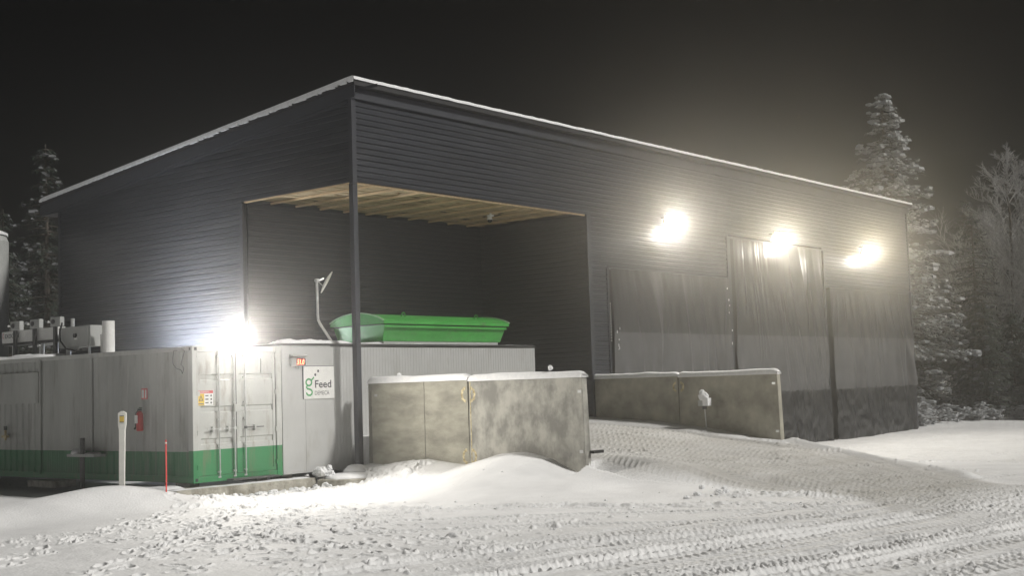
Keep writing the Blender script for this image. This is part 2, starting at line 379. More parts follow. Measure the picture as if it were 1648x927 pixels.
        z[i0:i1, j0:j1] += -dep * ss(1.15, .75, d) + dep * .35 * np.exp(-((d - 1.35) / .25) ** 2) * (1 + .8 * vn(uu * 20, vv * 20, int(abs(pu * 10))))
    def walk(pts, step=.62, dep=.055, jit=.06):
        k = 0
        for a, b in zip(pts[:-1], pts[1:]):
            L = math.dist(a, b); an = math.atan2(b[1] - a[1], b[0] - a[0]); n = max(1, int(L / step))
            for i in range(n):
                t = (i + .5) / n; sgn = 1 if k % 2 else -1; k += 1
                x = a[0] + (b[0] - a[0]) * t - math.sin(an) * .11 * sgn + rnd.gauss(0, jit); y = a[1] + (b[1] - a[1]) * t + math.cos(an) * .11 * sgn + rnd.gauss(0, jit)
                stamp(x, y, an + rnd.gauss(0, .15), dep * rnd.uniform(.7, 1.2))
    for q in range(3): walk([(-12.6 + q * .15, -6.4), (-11.8, -5.75), (-8.54, -3.3 + q * .1), (-6.2, -1.7), (-4.81, -.9), (-3.2, -.9)], .55)
    for q in range(4): walk([(-13 + q * .25, -8.8), (-11.6 + .2 * q, -7.6), (-9.3, -5.6 - .15 * q), (-6.8, -3.9 + .1 * q), (-4.6, -1.9), (-2.6, -.8)], .58)
    walk([(-12.6, -9.8), (-10, -8.2), (-7, -5.8), (-3.9, -2.9), (-1.5, -.8), (.2, .2)], .6)
    walk([(-12.2, -10.6), (-9.5, -9.2), (-6.6, -7.2), (-4.2, -4.2), (-2.6, -1.2)], .6)
    walk([(-11.6, -11.2), (-9, -10.2), (-7.4, -8.6), (-5.4, -5), (-3, -1.2)], .6)
    walk([(-9.6, -4.6), (-8.6, -6), (-8.4, -8), (-9, -10)], .6); walk([(-7.6, -3.6), (-6.4, -5.6), (-6.2, -8)], .6)
    for q in range(420):
        t = rnd.random(); x = -3.2 - 6.6 * t + rnd.gauss(0, 1.1); y = -1.2 - 7.6 * t + rnd.gauss(0, .9 + .6 * t)
        if x < -.2 and y < .2 and not (x > -3.2 and y < -2.5): stamp(x, y, rnd.uniform(0, 6.28), rnd.uniform(.025, .06), rnd.uniform(.09, .16), rnd.uniform(.05, .075))
    for q in range(160):
        x = rnd.uniform(-5, .2); y = rnd.uniform(-2.3, -.3); stamp(x, y, rnd.uniform(0, 6.28), rnd.uniform(.03, .06))
    # plough edge with crumbs: from in front of the drifts to the right
    for (a, b, hh, ww) in [((-4.5, -4.9), (-1.0, -12.4), .05, .35), ((-1.9, -.9), (-.5, -2.3), .12, .4), ((-.8, -10.4), (1.4, -11.4), .08, .4)]:
        a = np.array(a); b = np.array(b); L = np.hypot(*(b - a)); d = (b - a) / L
        s = (u - a[0]) * d[0] + (v - a[1]) * d[1]; t = -(u - a[0]) * d[1] + (v - a[1]) * d[0]
        k = ss(-.4, .2, s) * ss(L + .4, L - .2, s) * np.exp(-(t / ww) ** 2)
        z += hh * k * np.clip(fbm(u * 6, v * 6, 3, 77, .7) * 3 + .35, -.2, 1.2)
    # windrows of loose crumbs across the yard
    crumb = np.clip(fbm(u * 11, v * 11, 2, 88) - .17, 0, 1) * .22 * tr * ss(.0, .2, fbm(u * .6, v * 1.2, 3, 89))
    z += crumb
    # vehicle traffic packs and greys the snow; ground under the far trees darkened too
    PK = np.zeros_like(Z)
    Ht = interp(V, [-14, -12, -9, -6.3], [-2.2, .6, .9, .9]); Hr = interp(V, [-14, -12.5, -6.2], [3.4, 4.6, 9.2])
    ed = .25 * fbm(U * .9, V * .9, 3, 91)
    ramp = ss(-.35, .35, U + ed - Ht) * ss(.35, -.35, U + ed - Hr) * ss(-15.5, -12.5, V + ed) * (V < 4.2)
    ramp = ramp * (1 - .8 * ss(.9, .3, np.abs(U - 9.2)) * (V > -6.5))
    yard = ss(-7, 0, U + .6 * V + 11 + ed) * ss(-9.2, -11, V) * .12 + ss(11, 13, U) * ss(2, -1, V) * .30
    yard = np.maximum(yard, 1.3 * ss(42.5, 44.5, U + .3 * fbm(U, V, 2, 5)))
    PK = np.clip(np.maximum(ramp, yard) * (.8 + .5 * fbm(U * .7, V * 1.6, 4, 92, .6)), 0, 1)
    far_r = ss(10.5, 12, u) * (v < -.5)
    z += far_r * (.05 * fbm(u * .9, v * 1.8, 4, 95, .6) + .03 * fbm(u * 4, v * 6, 3, 96, .6))
    Z[r0:r1, :nd] = z
    nr, na = A.shape
    vs = np.stack([U, V, Z], -1).reshape(-1, 3).astype(np.float32)
    i = np.arange(nr - 1)[:, None]; j = np.arange(na)[None, :]; j2 = (j + 1) % na
    f = np.stack([i * na + j, (i + 1) * na + j, (i + 1) * na + j2, i * na + j2], -1).reshape(-1, 4)[:, ::-1]
    f = f[:, [0, 1, 2, 3]]
    me = bpy.data.meshes.new('ground'); nv = len(vs); nf = len(f)
    me.vertices.add(nv); me.vertices.foreach_set('co', vs.ravel())
    me.loops.add(nf * 4); me.loops.foreach_set('vertex_index', f.ravel().astype(np.int32))
    me.polygons.add(nf); me.polygons.foreach_set('loop_start', (np.arange(nf) * 4).astype(np.int32)); me.polygons.foreach_set('loop_total', np.full(nf, 4, np.int32))
    me.polygons.foreach_set('use_smooth', np.ones(nf, bool))
    me.update()
    at = me.attributes.new('packed_dark', 'FLOAT', 'POINT'); at.data.foreach_set('value', PK.reshape(-1).astype(np.float32))
    me.materials.append(M['gsnow'])
    o = bpy.data.objects.new('ground', me); C.objects.link(o); struct(o)
build_ground()

# ------------------------------------------------------------------ the building
B = thing('industrial_hall', 'large dark grey ribbed steel hall with a lean-to roof and an open timbered corner bay', 'building', (0, 0, 0))
X0, X1, YB = 0.1, 33.0, 12.75
def rz(y): return 9.36 - 0.0945 * (y + 0.15)               # underside line of the roof edge
PITCH, DEP = 0.142, 0.022
def ribs(axis, a0, a1, z0, z1, pos, sgn=-1):
    mb = MB(); k0 = math.floor(z0 / PITCH)
    for k in range(k0, int(z1 / PITCH) + 1):
        zb = k * PITCH
        pr = [(DEP, 0), (DEP, .088), (0, .098), (0, .130), (DEP, PITCH)]
        pr = [(pos + sgn * d, min(max(zb + h, z0), z1)) for d, h in pr]
        if pr[-1][1] - pr[0][1] < 1e-4: continue
        b1 = a1(zb) if callable(a1) else a1
        mb.strip(pr, axis, a0, b1)
    return mb
F = 0.0       # front face plane
mb = ribs('x', X0 + .08, X1, 7.12, 9.34, F); mb.v  # band over the bay and gates
for (a, b, z0, z1) in [(9.55, 10.38, -.4, 7.12), (10.38, 17.40, 5.62, 7.12), (24.74, X1, 5.62, 7.12)]:
    q = ribs('x', a, b, z0, z1, F); mb.add(q.v, q.f)
mb.build('front_cladding', 'clad', B)
def ytop(zz): return min(YB, (9.30 - zz - PITCH) / 0.0945 - .15)
m2 = ribs('y', .08, ytop, 7.12, 9.30, X0); q = ribs('y', 4.20, YB, -.4, 7.12, X0); m2.add(q.v, q.f)
m2.build('side_cladding', 'clad', B)
# wall cores behind the cladding
core = MB().box(X0 + .01, X1, .012, .16, 7.10, 9.3)
for (a, b, z0, z1) in [(9.46, 10.40, -.6, 7.1), (10.40, 17.38, 5.6, 7.1), (17.38, 17.64, -.6, 7.1), (24.70, X1, 5.6, 7.1), (32.72, X1, -.6, 5.6)]: core.box(a, b, .012, .16, z0, z1)
core.prism([(.17, 7.1), (YB, 7.1), (YB, 8.1), (.17, 9.28)], 'x', X0 + .012, X0 + .16).box(X0 + .012, X0 + .16, 4.2, YB, -.6, 7.1)
core.prism([(.17, -.6), (YB, -.6), (YB, 8.1), (.17, 9.28)], 'x', X1 - .16, X1 - .01).box(X0 + .17, X1 - .17, YB - .15, YB - .01, -.6, 8.1)
core.build('wall_core', 'trim', B)
ribs('x', X0 + .17, 9.40, .2, 7.12, 4.12, sgn=-1).build('recess_back_wall', 'smooth', B)
bx(X0 + .17, 9.44, 4.14, 4.18, .2, 7.12).build('recess_backing', 'smooth', B)
ribs('y', .05, 4.09, .2, 7.12, 9.41, sgn=-1).build('recess_side_wall', 'smooth', B)
bx(9.415, 9.46, .05, 4.11, .2, 7.12).build('recess_backing', 'smooth', B)
t_ = MB().box(9.395, 9.56, -.035, .04, -.4, 7.11); t_.build('corner_trim', 'trim', B)
MB().box(X0 - .035, X0 + .10, -.035, .09, 7.06, 9.33).build('corner_trim', 'trim', B)
MB().box(X0 - .03, X0 + .05, 4.10, 4.22, -.3, 7.06).build('corner_trim', 'trim', B)
MB().box(X0 - .03, X0 + .06, YB - .10, YB + .03, -.3, 7.95).build('corner_trim', 'trim', B)
MB().box(X1 - .06, X1 + .03, -.05, .02, -.4, 9.3).build('corner_trim', 'trim', B)
MB().box(10.36, 17.42, -.04, .0, 5.58, 5.63).box(24.72, 32.8, -.04, .0, 5.58, 5.63).box(17.42, 24.7, -.04, 0, 6.97, 7.03).build_each('gate_head_trim', 'trim', B)
MB().box(X0 - .005, X0 + .14, .0, .145, .1, 7.06).build('post', 'trim', B, bevel=.006)
MB().box(10.30, 10.40, -.05, .01, -.5, 5.58).box(17.40, 17.62, -.05, .01, -.5, 6.97).box(24.70, 24.80, -.05, .01, -.5, 6.97).box(32.70, 32.80, -.05, .01, -.5, 5.58).build_each('gate_jamb', 'trim', B)
# dark gate interior behind the tarps
MB().box(10.4, 17.38, .5, .6, -.5, 5.6).box(17.64, 24.7, .5, .6, -.5, 7.1).box(24.8, 32.7, .5, .6, -.5, 5.6).build_each('gate_backing', 'black', B)
# roof
rf = MB(); y0, y1 = -.22, 13.7
rf.prism([(y0, rz(y0) + .02), (y1, rz(y1) + .02), (y1, rz(y1) + .14), (y0, rz(y0) + .14)], 'x', X0 - .10, X1 + .22)
rf.build('roof', 'roof', B)
fa_ = MB().prism([(y0 + .02, rz(y0) - .26), (y1, rz(y1) - .26), (y1, rz(y1) + .015), (y0 + .02, rz(y0) + .015)], 'x', X0 - .085, X0 - .055)
fa_.prism([(y1 - 1.0, rz(y1) - .27), (y1, rz(y1) - .27), (y1, rz(y1) - .24), (y1 - 1.0, rz(y1 - 1) - .24)], 'x', X0 - .05, X1)
fa_.build('verge_board', 'trim', B)
MB().box(X0 - .07, X1 + .1, -.075, -.045, 9.10, 9.355).build('eaves_board', 'trim', B)
MB().prism([(.1, rz(.1) - .33), (YB, rz(YB) - .33), (YB, rz(YB) - .27), (.1, rz(.1) - .27)], 'x', X0 - .05, X0 - .024).build('verge_flashing', 'trim', B)
# snow lying on the roof
def snow_slab(x0, x1, yfun, parent, th=.1, nx=240, seed=1, rim=.05):
    mb = MB(); ys = [0, .02, .08, .3, 1.0, 4, 8, 12, 13.2, 13.72, 13.86, 13.9]
    base = 0
    for i in range(nx + 1):
        x = x0 + (x1 - x0) * i / nx
        e = .02 * (random.Random(seed * 1000 + i).random() - .5) + .03 * float(fbm(np.array([x * 1.5]), np.array([0.]), 3, seed)[0])
        for j, yy in enumerate(ys):
            y = -.24 + yy * (1 if 2 < j < 9 else 1) - (e if j < 3 else 0)
            h = [0, th * .8, th, th * 1.05, th, th, th, th, th, th, th * .8, 0][j]
            mb.v.append((x, y, yfun(y) + .143 + h * (1 + e * 3)))
    n = len(ys)
    for i in range(nx):
        for j in range(n - 1):
            a = i * n + j; mb.f.append((a, a + n, a + n + 1, a + 1))
    mb.f.append(tuple(range(n))); mb.f.append(tuple(range(nx * n, nx * n + n))[::-1])
    return mb.build('roof_snow', 'snow', parent, smooth=False)
snow_slab(X0 - .13, X1 + .24, rz, B)
# ragged snow fringe hanging on the verge edge
fr = MB(); rnd = random.Random(5); y = -.2
while y < 13.6:
    l = rnd.uniform(.05, .22); h = rnd.uniform(.01, .04) * (1.2 if y < 6 else .4)
    fr.hexa([(X0 - .14, y, rz(y) + .14 - h), (X0 - .10, y, rz(y) + .14 - h), (X0 - .10, y + l, rz(y + l) + .14 - h * .6), (X0 - .14, y + l, rz(y + l) + .14 - h * .6),
             (X0 - .14, y, rz(y) + .20), (X0 - .10, y, rz(y) + .20), (X0 - .10, y + l, rz(y + l) + .20), (X0 - .14, y + l, rz(y + l) + .20)])
    y += l * rnd.uniform(.9, 1.6)
fr.build_each('snow_fringe', 'snow', B)
# timber soffit of the bay
MB().box(X0 + .15, 9.39, .03, .085, 7.06, 7.118).build_each('edge_beam', 'wood', B)
MB().box(X0 + .02, X0 + .075, .16, 4.09, 7.06, 7.118).build_each('edge_beam', 'wood', B)
rnd = random.Random(11)
for k in range(10):
    x = 1.0 + k * .86
    MB().box(x, x + .045, .09, 4.10, 7.10, 7.153).build('joist', 'wood', B)
for k in range(17):
    y = .12 + k * .235; x = X0 + .1; bt = MB()
    while x < 9.2:
        L = rnd.uniform(.9, 3.2); h = rnd.uniform(0, .03); bt.box(x, min(x + L, 9.38), y, y + rnd.uniform(.19, .225), 7.155 + h, 7.175 + h); x += L + rnd.uniform(.03, .30)
    bt.build('ceiling_board', 'wood2', B)
MB().box(X0 + .17, 9.4, .17, 4.1, 7.50, 7.52).build('roof_boarding', 'wood2', B)

# ------------------------------------------------------------------ gate tarps
def tarp(name, label, x0, x1, z0, z1, seed, zmid=3.65, zskirt=1.65, fold=.26, taper=0.25, y=-.09):
    T = thing(name, label, 'tarpaulin', ((x0 + x1) / 2, y, z0), 'tarpaulins closing the gate openings')
    nx = 220
    def surf(za, zb, nz, m, pname, amp, yoff, puck=0.0):
        mb = MB()
        for i in range(nx + 1):
            s = i / nx
            for j in range(nz + 1):
                t = j / nz; zz = za + (zb - za) * t; h = (zz - z0) / (z1 - z0)
                x = x0 + (x1 - x0) * s
                loose = .25 + .75 * min(1, max(0, (1 - h) * 3.0))        # tight at the head
                warp = .45 * (1 - h) * float(np.sin(s * 3 + seed))
                fx = s * 9 + warp * 3 + seed * 3.1 + .6 * float(vn(np.array([s * 5.]), np.array([h * 2.]), seed + 8))
                f = float(fbm(np.array([fx]), np.array([h * 1.1 + seed]), 3, seed, .5)[0]); f *= .35 + 1.3 * float(ss(-.25, .3, fbm(np.array([s * 4. + seed]), np.array([h]), 2, seed + 30)))
                f2 = float(vn(np.array([s * 9 + h * 1.2]), np.array([h * 1.5]), seed + 3))
                yy = y + yoff - amp * loose * (abs(f) * 2.2 + .5 * f2)
                if puck: yy -= puck * float(fbm(np.array([s * 30]), np.array([h * 30]), 3, seed + 9)[0])
                zz2 = zz
                if j == 0 and za <= z0 + .01: zz2 += .08 * f2
                mb.v.append((x, yy, zz2))
        n = nz + 1
        for i in range(nx):
            for j in range(nz):
                a = i * n + j; mb.f.append((a, a + n, a + n + 1, a + 1))
        return mb.build(pname, m, T, smooth=True)
    surf(zmid - .02, z1, 26, 'tarp', 'upper_sheet', fold, 0)
    surf(zskirt if zskirt else z0, zmid, 22, 'tarp2', 'lower_sheet', fold, -.008)
    if zskirt: surf(z0, zskirt + .03, 20, 'tarp3', 'ground_skirt', fold * .8, -.02, .11)
    return T
g1 = tarp('gate_tarpaulin', 'grey gate tarpaulin beside the open bay, below the first floodlight from the left', 10.42, 17.36, -.3, 5.56, 4, zskirt=None)
g2 = tarp('gate_tarpaulin', 'tallest grey gate tarpaulin, reaching up to the middle floodlight', 17.72, 24.42, -.42, 6.95, 9)
g3 = tarp('gate_tarpaulin', 'grey gate tarpaulin with black foot skirt at the far right end of the hall', 25.02, 32.45, -.36, 5.56, 15)
eb = MB()
for k in range(14):
    z = 4.5 - k * .085; eb.blob((10.37, -.075, z), .017, k, 0, .1)
eb.build('eyelet_row', 'white', g1)
e2 = MB(); rnd = random.Random(2)
for k in range(7): e2.blob((10.5 + rnd.uniform(-.02, .14), -.20, rnd.uniform(2.9, 3.8)), (.012, .012, rnd.uniform(.02, .06)), k, 0, .3)
for k in range(6): e2.blob((17.1 + rnd.uniform(-.1, .12), -.22, 5.2 - k * rnd.uniform(.25, .4)), (.014, .014, rnd.uniform(.02, .06)), k, 0, .3)
e2.build('frost_fleck', 'snow', g1)

# ------------------------------------------------------------------ floodlights on the front wall
def bowl(c, ax, e1, e2, r0, r1, dep, name, m, parent, n=32, k=6):
    mb = MB()
    for i in range(k + 1):
        t = i / k; r_ = r0 + (r1 - r0) * t
        for j in range(n):
            a = 2 * math.pi * j / n; mb.v.append(tuple(c + (e1 * math.cos(a) + e2 * math.sin(a)) * r_ + ax * dep * t * t))
    mb.f = [(i * n + j, i * n + (j + 1) % n, (i + 1) * n + (j + 1) % n, (i + 1) * n + j) for i in range(k) for j in range(n)]
    return mb.build(name, m, parent, smooth=True)
def flood(x, label, bk):
    T = thing('floodlight', label, 'floodlight', (x, -.02, 7.2), 'floodlights along the front wall')
    z = 7.2
    MB().box(x - .04, x + .04, -.24, -.026, z + .10, z + .14).build('bracket', 'steel_d', T)
    a = R(20); c, s_ = math.cos(a), math.sin(a)
    def P(q, d, h): return (x + q, -.26 - d * c - h * s_, z - d * s_ + h * c)
    def hx(w0, w1, d0, d1, h): return [P(-w0, d0, -h), P(w0, d0, -h), P(w1, d1, -h), P(-w1, d1, -h), P(-w0, d0, h), P(w0, d0, h), P(w1, d1, h), P(-w1, d1, h)]
    MB().hexa(hx(.16, .24, -.06, .05, .17)).build('housing', 'steel_d', T)
    MB().hexa(hx(.23, .22, .052, .075, .165)).build('lens', 'floodlens', T)
    for kind, en, aim in (('SPOT', FLOOD_W, (-.30, -1.0, -.40)), ('POINT', FLOOD_W * .06, None), ('SPOT', FLOOD_BEAM_W, (-.84, -.54, .0))):  # wall fill stands off the housing; narrow beam added for the haze halo
        ld = bpy.data.lights.new('flood_light', kind); ld.energy = en * (bk if en == FLOOD_BEAM_W else 1); ld.color = (1.0, 0.945, 0.85) if en != FLOOD_BEAM_W else (1.0, 0.82, 0.46); ld.shadow_soft_size = .24
        lo = bpy.data.objects.new('light_source', ld); C.objects.link(lo); lo.parent = T
        lo.location = (-.03, -.46, -.07) if kind == 'SPOT' else (.55, -.40, -.38)
        if kind == 'SPOT':
            ld.spot_size = R(165) if en == FLOOD_W else R(46); ld.spot_blend = 1.0
            lo.rotation_euler = Vector(aim).to_track_quat('-Z', 'Y').to_euler()
flood(13.42, 'lit warm floodlight on the ribbed wall nearest the open bay', 1.0)
flood(20.52, 'lit warm floodlight between the other two, above the tallest gate tarpaulin', 1.5)
flood(28.0, 'lit warm floodlight nearest the far right end of the hall', 1.8)

# ------------------------------------------------------------------ container with the doors
CB = .3
CT = thing('shipping_container', 'light grey shipping container with green lower band and double doors at its end', 'container', (-4.17, .53, CB))
cx0, cx1, cy0, cy1, ct = -4.17, -1.75, .53, 12.7, 3.2
def corr(axis_len0, axis_len1, pitch, dep, pos, z0, z1, sgn):
    mb = MB(); a = axis_len0; pr = []
    while a < axis_len1:
        for d, t in ((0, 0), (0, .30), (dep, .42), (dep, .86), (0, .98)):
            b = a + t * pitch
            if b <= axis_len1: pr.append((pos + sgn * (dep - d), b))
        a += pitch
    n = len(pr); vs = [(p[0], p[1], z0) for p in pr] + [(p[0], p[1], z1) for p in pr]
    return mb.add(vs, [(i, i + 1, n + i + 1, n + i) for i in range(n - 1)])
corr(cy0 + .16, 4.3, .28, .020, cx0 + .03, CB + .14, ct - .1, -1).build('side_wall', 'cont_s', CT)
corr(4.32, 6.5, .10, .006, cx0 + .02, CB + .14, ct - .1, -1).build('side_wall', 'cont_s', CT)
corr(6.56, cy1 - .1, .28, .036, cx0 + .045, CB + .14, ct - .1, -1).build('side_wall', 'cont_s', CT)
MB().box(cx0 + .055, cx1 - .05, cy0 + .12, cy1 - .1, CB + .12, ct - .06).build('inner_shell', 'cont', CT)
fr = MB()
for x in (cx0, cx1 - .15): fr.box(x, x + .15, cy0, cy0 + .16, CB, ct)
for x in (cx0, cx1 - .15): fr.box(x, x + .15, cy1 - .16, cy1, CB, ct)
fr.build_each('corner_post', 'cont', CT, bevel=.008)
MB().box(cx0 + .005, cx0 + .08, cy0 + .16, cy1 - .16, ct - .1, ct - .005).box(cx1 - .08, cx1 - .005, cy0 + .16, cy1 - .16, ct - .1, ct - .005).box(cx0 + .15, cx1 - .15, cy0 + .01, cy0 + .12, ct - .13, ct - .005).build_each('top_rail', 'cont', CT, bevel=.006)
MB().box(cx0 + .005, cx0 + .08, cy0 + .16, cy1 - .16, CB, CB + .14).box(cx1 - .08, cx1 - .005, cy0 + .16, cy1 - .16, CB, CB + .14).box(cx0 + .15, cx1 - .15, cy0 + .01, cy0 + .12, CB, CB + .13).build_each('bottom_rail', 'cont', CT, bevel=.006)
MB().box(cx0 + .02, cx1 - .02, cy0 + .05, cy1 - .05, ct - .055, ct - .015).build('roof', 'cont', CT)
cs = MB()
for x in (cx0 - .004, cx1 - .16):
    for z in (CB - .002, ct - .118): cs.box(x, x + .164, cy0 - .006, cy0 + .17, z, z + .12)
cs.build_each('corner_casting', 'cont', CT, bevel=.01)
MB().box(cx0 - .006, cx0 + .001, cy0 + .05, cy0 + .11, ct - .09, ct - .03).box(cx0 + .045, cx0 + .115, cy0 - .0085, cy0 - .005, ct - .095, ct - .03).box(cx0 + .045, cx0 + .115, cy0 - .0085, cy0 - .005, CB + .03, CB + .095).build_each('casting_hole', 'black', CT)
mid = -3.0
def door(x0, x1, left):
    d = MB(); yf = cy0 + .035
    z0, z1 = CB + .14, ct - .14
    d.box(x0, x0 + .07, yf, yf + .05, z0, z1).box(x1 - .07, x1, yf, yf + .05, z0, z1).box(x0 + .07, x1 - .07, yf, yf + .05, z0, z0 + .07).box(x0 + .07, x1 - .07, yf, yf + .05, z1 - .07, z1)
    # pressed sheet with horizontal troughs
    pr = [(yf + .012, z0 + .07)]
    for zc in (1.16, 1.84, 2.53):
        pr += [(yf + .012, zc - .07), (yf + .045, zc - .045), (yf + .045, zc + .045), (yf + .012, zc + .07)]
    pr.append((yf + .012, z1 - .07))
    d.strip(pr, 'x', x0 + .07, x1 - .07)
    D = d.build('door', 'cont', CT)
    bars = (x0 + .52, x0 + .93) if left else (x0 + .20,)
    for b in bars:
        k = MB().tube([(b, cy0 - .012, CB + .10), (b, cy0 - .012, ct - .07)], .016, 8)
        kb = k.build('locking_bar', 'galv', D); kb['_o'] = D['_o']
        kp = MB()
        for z in (CB + .09, CB + .2, 1.05, 1.62, 1.98, 2.52, 2.98, ct - .1): kp.box(b - .035, b + .035, cy0 - .006, cy0 + .034, z - .018, z + .018)
        kp.build_each('bar_keeper', 'galv', D)
    # handles
    hz = 1.42
    for b in (bars if left else bars):
        hx0, hx1 = (b - .32, b - .02) if left else (b + .02, b + .50)
        MB().box(hx0, hx1, cy0 - .028, cy0 - .014, hz - .012, hz + .012).box(b - .03, b + .03, cy0 - .03, cy0 - .004, hz - .03, hz + .03).build('door_handle', 'galv' if left else 'steel_d', D)
        MB().box((hx0 + hx1) / 2 - .02, (hx0 + hx1) / 2 + .02, cy0 - .034, cy0 + .045, hz - .07, hz + .05).build('handle_catch', 'galv', D)
    v_ = MB(); vx0, vx1, vz0, vz1 = ((-4.0, -3.66, 2.58, 2.88) if left else (-2.31, -1.98, 2.60, 2.93))
    v_.box(vx0, vx1, yf - .012, yf + .012, vz0, vz1)
    for k in range(5): v_.box(vx0 + .03, vx1 - .02, yf - .024, yf - .012, vz0 + .035 + k * .052, vz0 + .055 + k * .052)
    v_.build('vent', 'cont', D)
    hx = x0 if left else x1 - .02
    hg = MB()
    for z in (.62, 1.35, 2.18, 3.0): hg.box(x0 - .055 if left else x1 - .02, x0 + .02 if left else x1 + .055, cy0 - .012, yf + .002, z - .05, z + .05)
    hg.build_each('hinge', 'cont', D)
    return D
dL = door(cx0 + .16, mid - .012, True); dR = door(mid + .012, cx1 - .16, False)
MB().box(mid - .012, mid + .012, cy0 + .04, cy0 + .07, CB + .14, ct - .14).box(cx0 + .14, cx0 + .158, cy0 + .05, cy0 + .08, CB + .14, ct - .14).box(cx1 - .158, cx1 - .142, cy0 + .03, cy0 + .08, CB + .14, ct - .14).build_each('door_gasket', 'gasket', CT)
MB().box(mid - .10, mid + .09, cy0 - .03, cy0 + .034, 1.77, 1.93).build('door_guard', 'cont', CT, bevel=.006)
MB().box(-3.30, -2.02, .30, .53, CB + .005, CB + .04).build('sill_ledge', 'steel_d', CT)
# roof snow of the container
def drift(x0, x1, y0_, y1_, z, h, seed, parent, nm='roof_snow', nx=60, ny=40, thr=0.0, over=.0):
    mb = MB(); xs = np.linspace(x0, x1, nx + 1); ys = np.linspace(y0_, y1_, ny + 1); X, Y = np.meshgrid(xs, ys, indexing='ij')
    e = np.minimum(np.minimum(X - x0, x1 - X), np.minimum(Y - y0_, y1_ - Y)); k = ss(0, .12, e)
    hh = np.clip(fbm(X * 1.4 + seed, Y * 1.4, 4, seed) + .35 - thr, 0, 1) * h * 1.6 + .35 * h * np.clip(fbm(X * 7, Y * 7, 2, seed + 2), 0, 1)
    Z = z + hh * k
    mb.v = [tuple(p) for p in np.stack([X, Y, Z], -1).reshape(-1, 3)]
    n = ny + 1
    mb.f = [(i * n + j, (i + 1) * n + j, (i + 1) * n + j + 1, i * n + j + 1) for i in range(nx) for j in range(ny)]
    return mb.build(nm, 'snow', parent, smooth=True)
drift(cx0 + .02, cx1, cy0 + .2, 5.0, ct - .012, .03, 4, CT, thr=.1)
drift(cx0 + .01, cx1, 6.4, 12.6, ct - .012, .13, 8, CT)
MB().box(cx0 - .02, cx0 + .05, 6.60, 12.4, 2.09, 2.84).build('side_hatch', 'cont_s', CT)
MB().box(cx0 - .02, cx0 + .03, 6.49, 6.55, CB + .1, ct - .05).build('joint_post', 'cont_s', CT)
# warning sign on the left door
ws = thing('warning_sign', 'small red, yellow and white warning sign on the left container door', 'sign', (-3.82, .52, 2.08))
wy = cy0 + .035
bx(-4.02, -3.62, wy - .004, wy + .010, 1.93, 2.245).build('sign_plate', 'white', ws)
bx(-4.02, -3.62, wy - .007, wy - .0045, 2.185, 2.245).build('red_header', 'redsign', ws)
bx(-4.02, -3.85, wy - .007, wy - .0045, 1.93, 2.18).build('yellow_field', 'yellow', ws)
MB().add([(-3.99, wy - .009, 2.03), (-3.88, wy - .009, 2.03), (-3.935, wy - .009, 2.15), (-3.965, wy - .009, 2.043), (-3.905, wy - .009, 2.043), (-3.935, wy - .009, 2.12)], [(0, 1, 4, 3), (1, 2, 5, 4), (2, 0, 3, 5)]).build('warning_triangle', 'ink', ws)
gl = MB().box(-4.0, -3.87, wy - .009, wy - .0075, 1.955, 1.975)
for k in range(3):
    z = 2.135 - k * .075; gl.box(-3.82, -3.74, wy - .007, wy - .0045, z - .012, z + .012); gl.blob((-3.67, wy - .006, z), (.022, .003, .022), k, 0, .2)
gl.build('pictogram', 'ink', ws)
text('RÄJÄHDYS', .055, 'white', ws, (-3.98, wy - .0072, 2.197), (1, 0, 0), (0, 0, 1), off=.002)
# wire loop on the corner
wl = MB(); pts = [(-.55, 3.12), (-.70, 3.12), (-.74, 2.96), (-.73, 2.84), (-.60, 2.74), (-.42, 2.70), (-.36, 2.62), (-.30, 2.74), (-.42, 2.82), (-.34, 2.98), (-.27, 3.10), (-.40, 3.16)]
pts = [(cx0 - .012, .53 - a * 0 + (-a) * .9, z) for a, z in pts]
wl.tube(pts, .008, 6); tag(wl.build('cable', 'black'), 'thin dark cable looped on the container corner below its roof edge', 'cable')
# fire extinguisher and its sign
fx = thing('fire_extinguisher', 'red fire extinguisher hanging on the container side wall', 'extinguisher', (cx0 - .1, 2.28, 1.4))
MB().tube([(cx0 - .11, 2.28, 1.41), (cx0 - .11, 2.28, 1.43), (cx0 - .11, 2.28, 1.78), (cx0 - .11, 2.28, 1.83), (cx0 - .11, 2.28, 1.85)], [.06, .078, .078, .05, .025], 16).build('cylinder', 'red', fx, smooth=True)
MB().box(cx0 - .19, cx0 - .186, 2.25, 2.36, 1.58, 1.76).build('instruction_label', 'white', fx)
MB().box(cx0 - .125, cx0 - .095, 2.22, 2.34, 1.86, 1.90).box(cx0 - .12, cx0 - .10, 2.20, 2.30, 1.91, 1.93).build('valve_handle', 'black', fx)
MB().tube([(cx0 - .11, 2.34, 1.86), (cx0 - .13, 2.40, 1.80), (cx0 - .13, 2.41, 1.62), (cx0 - .12, 2.42, 1.5), (cx0 - .12, 2.46, 1.46)], [.012, .012, .012, .014, .028], 8).build('hose', 'black', fx)
es = thing('fire_extinguisher_sign', 'small red and white fire equipment sign above the extinguisher', 'sign', (cx0, 2.24, 2.22))
bx(cx0 - .018, cx0 - .008, 2.13, 2.35, 2.10, 2.34).build('sign_plate', 'redsign', es)
MB().box(cx0 - .022, cx0 - .0185, 2.25, 2.33, 2.13, 2.31).box(cx0 - .022, cx0 - .0185, 2.16, 2.20, 2.13, 2.31).build('pictogram', 'white', es)
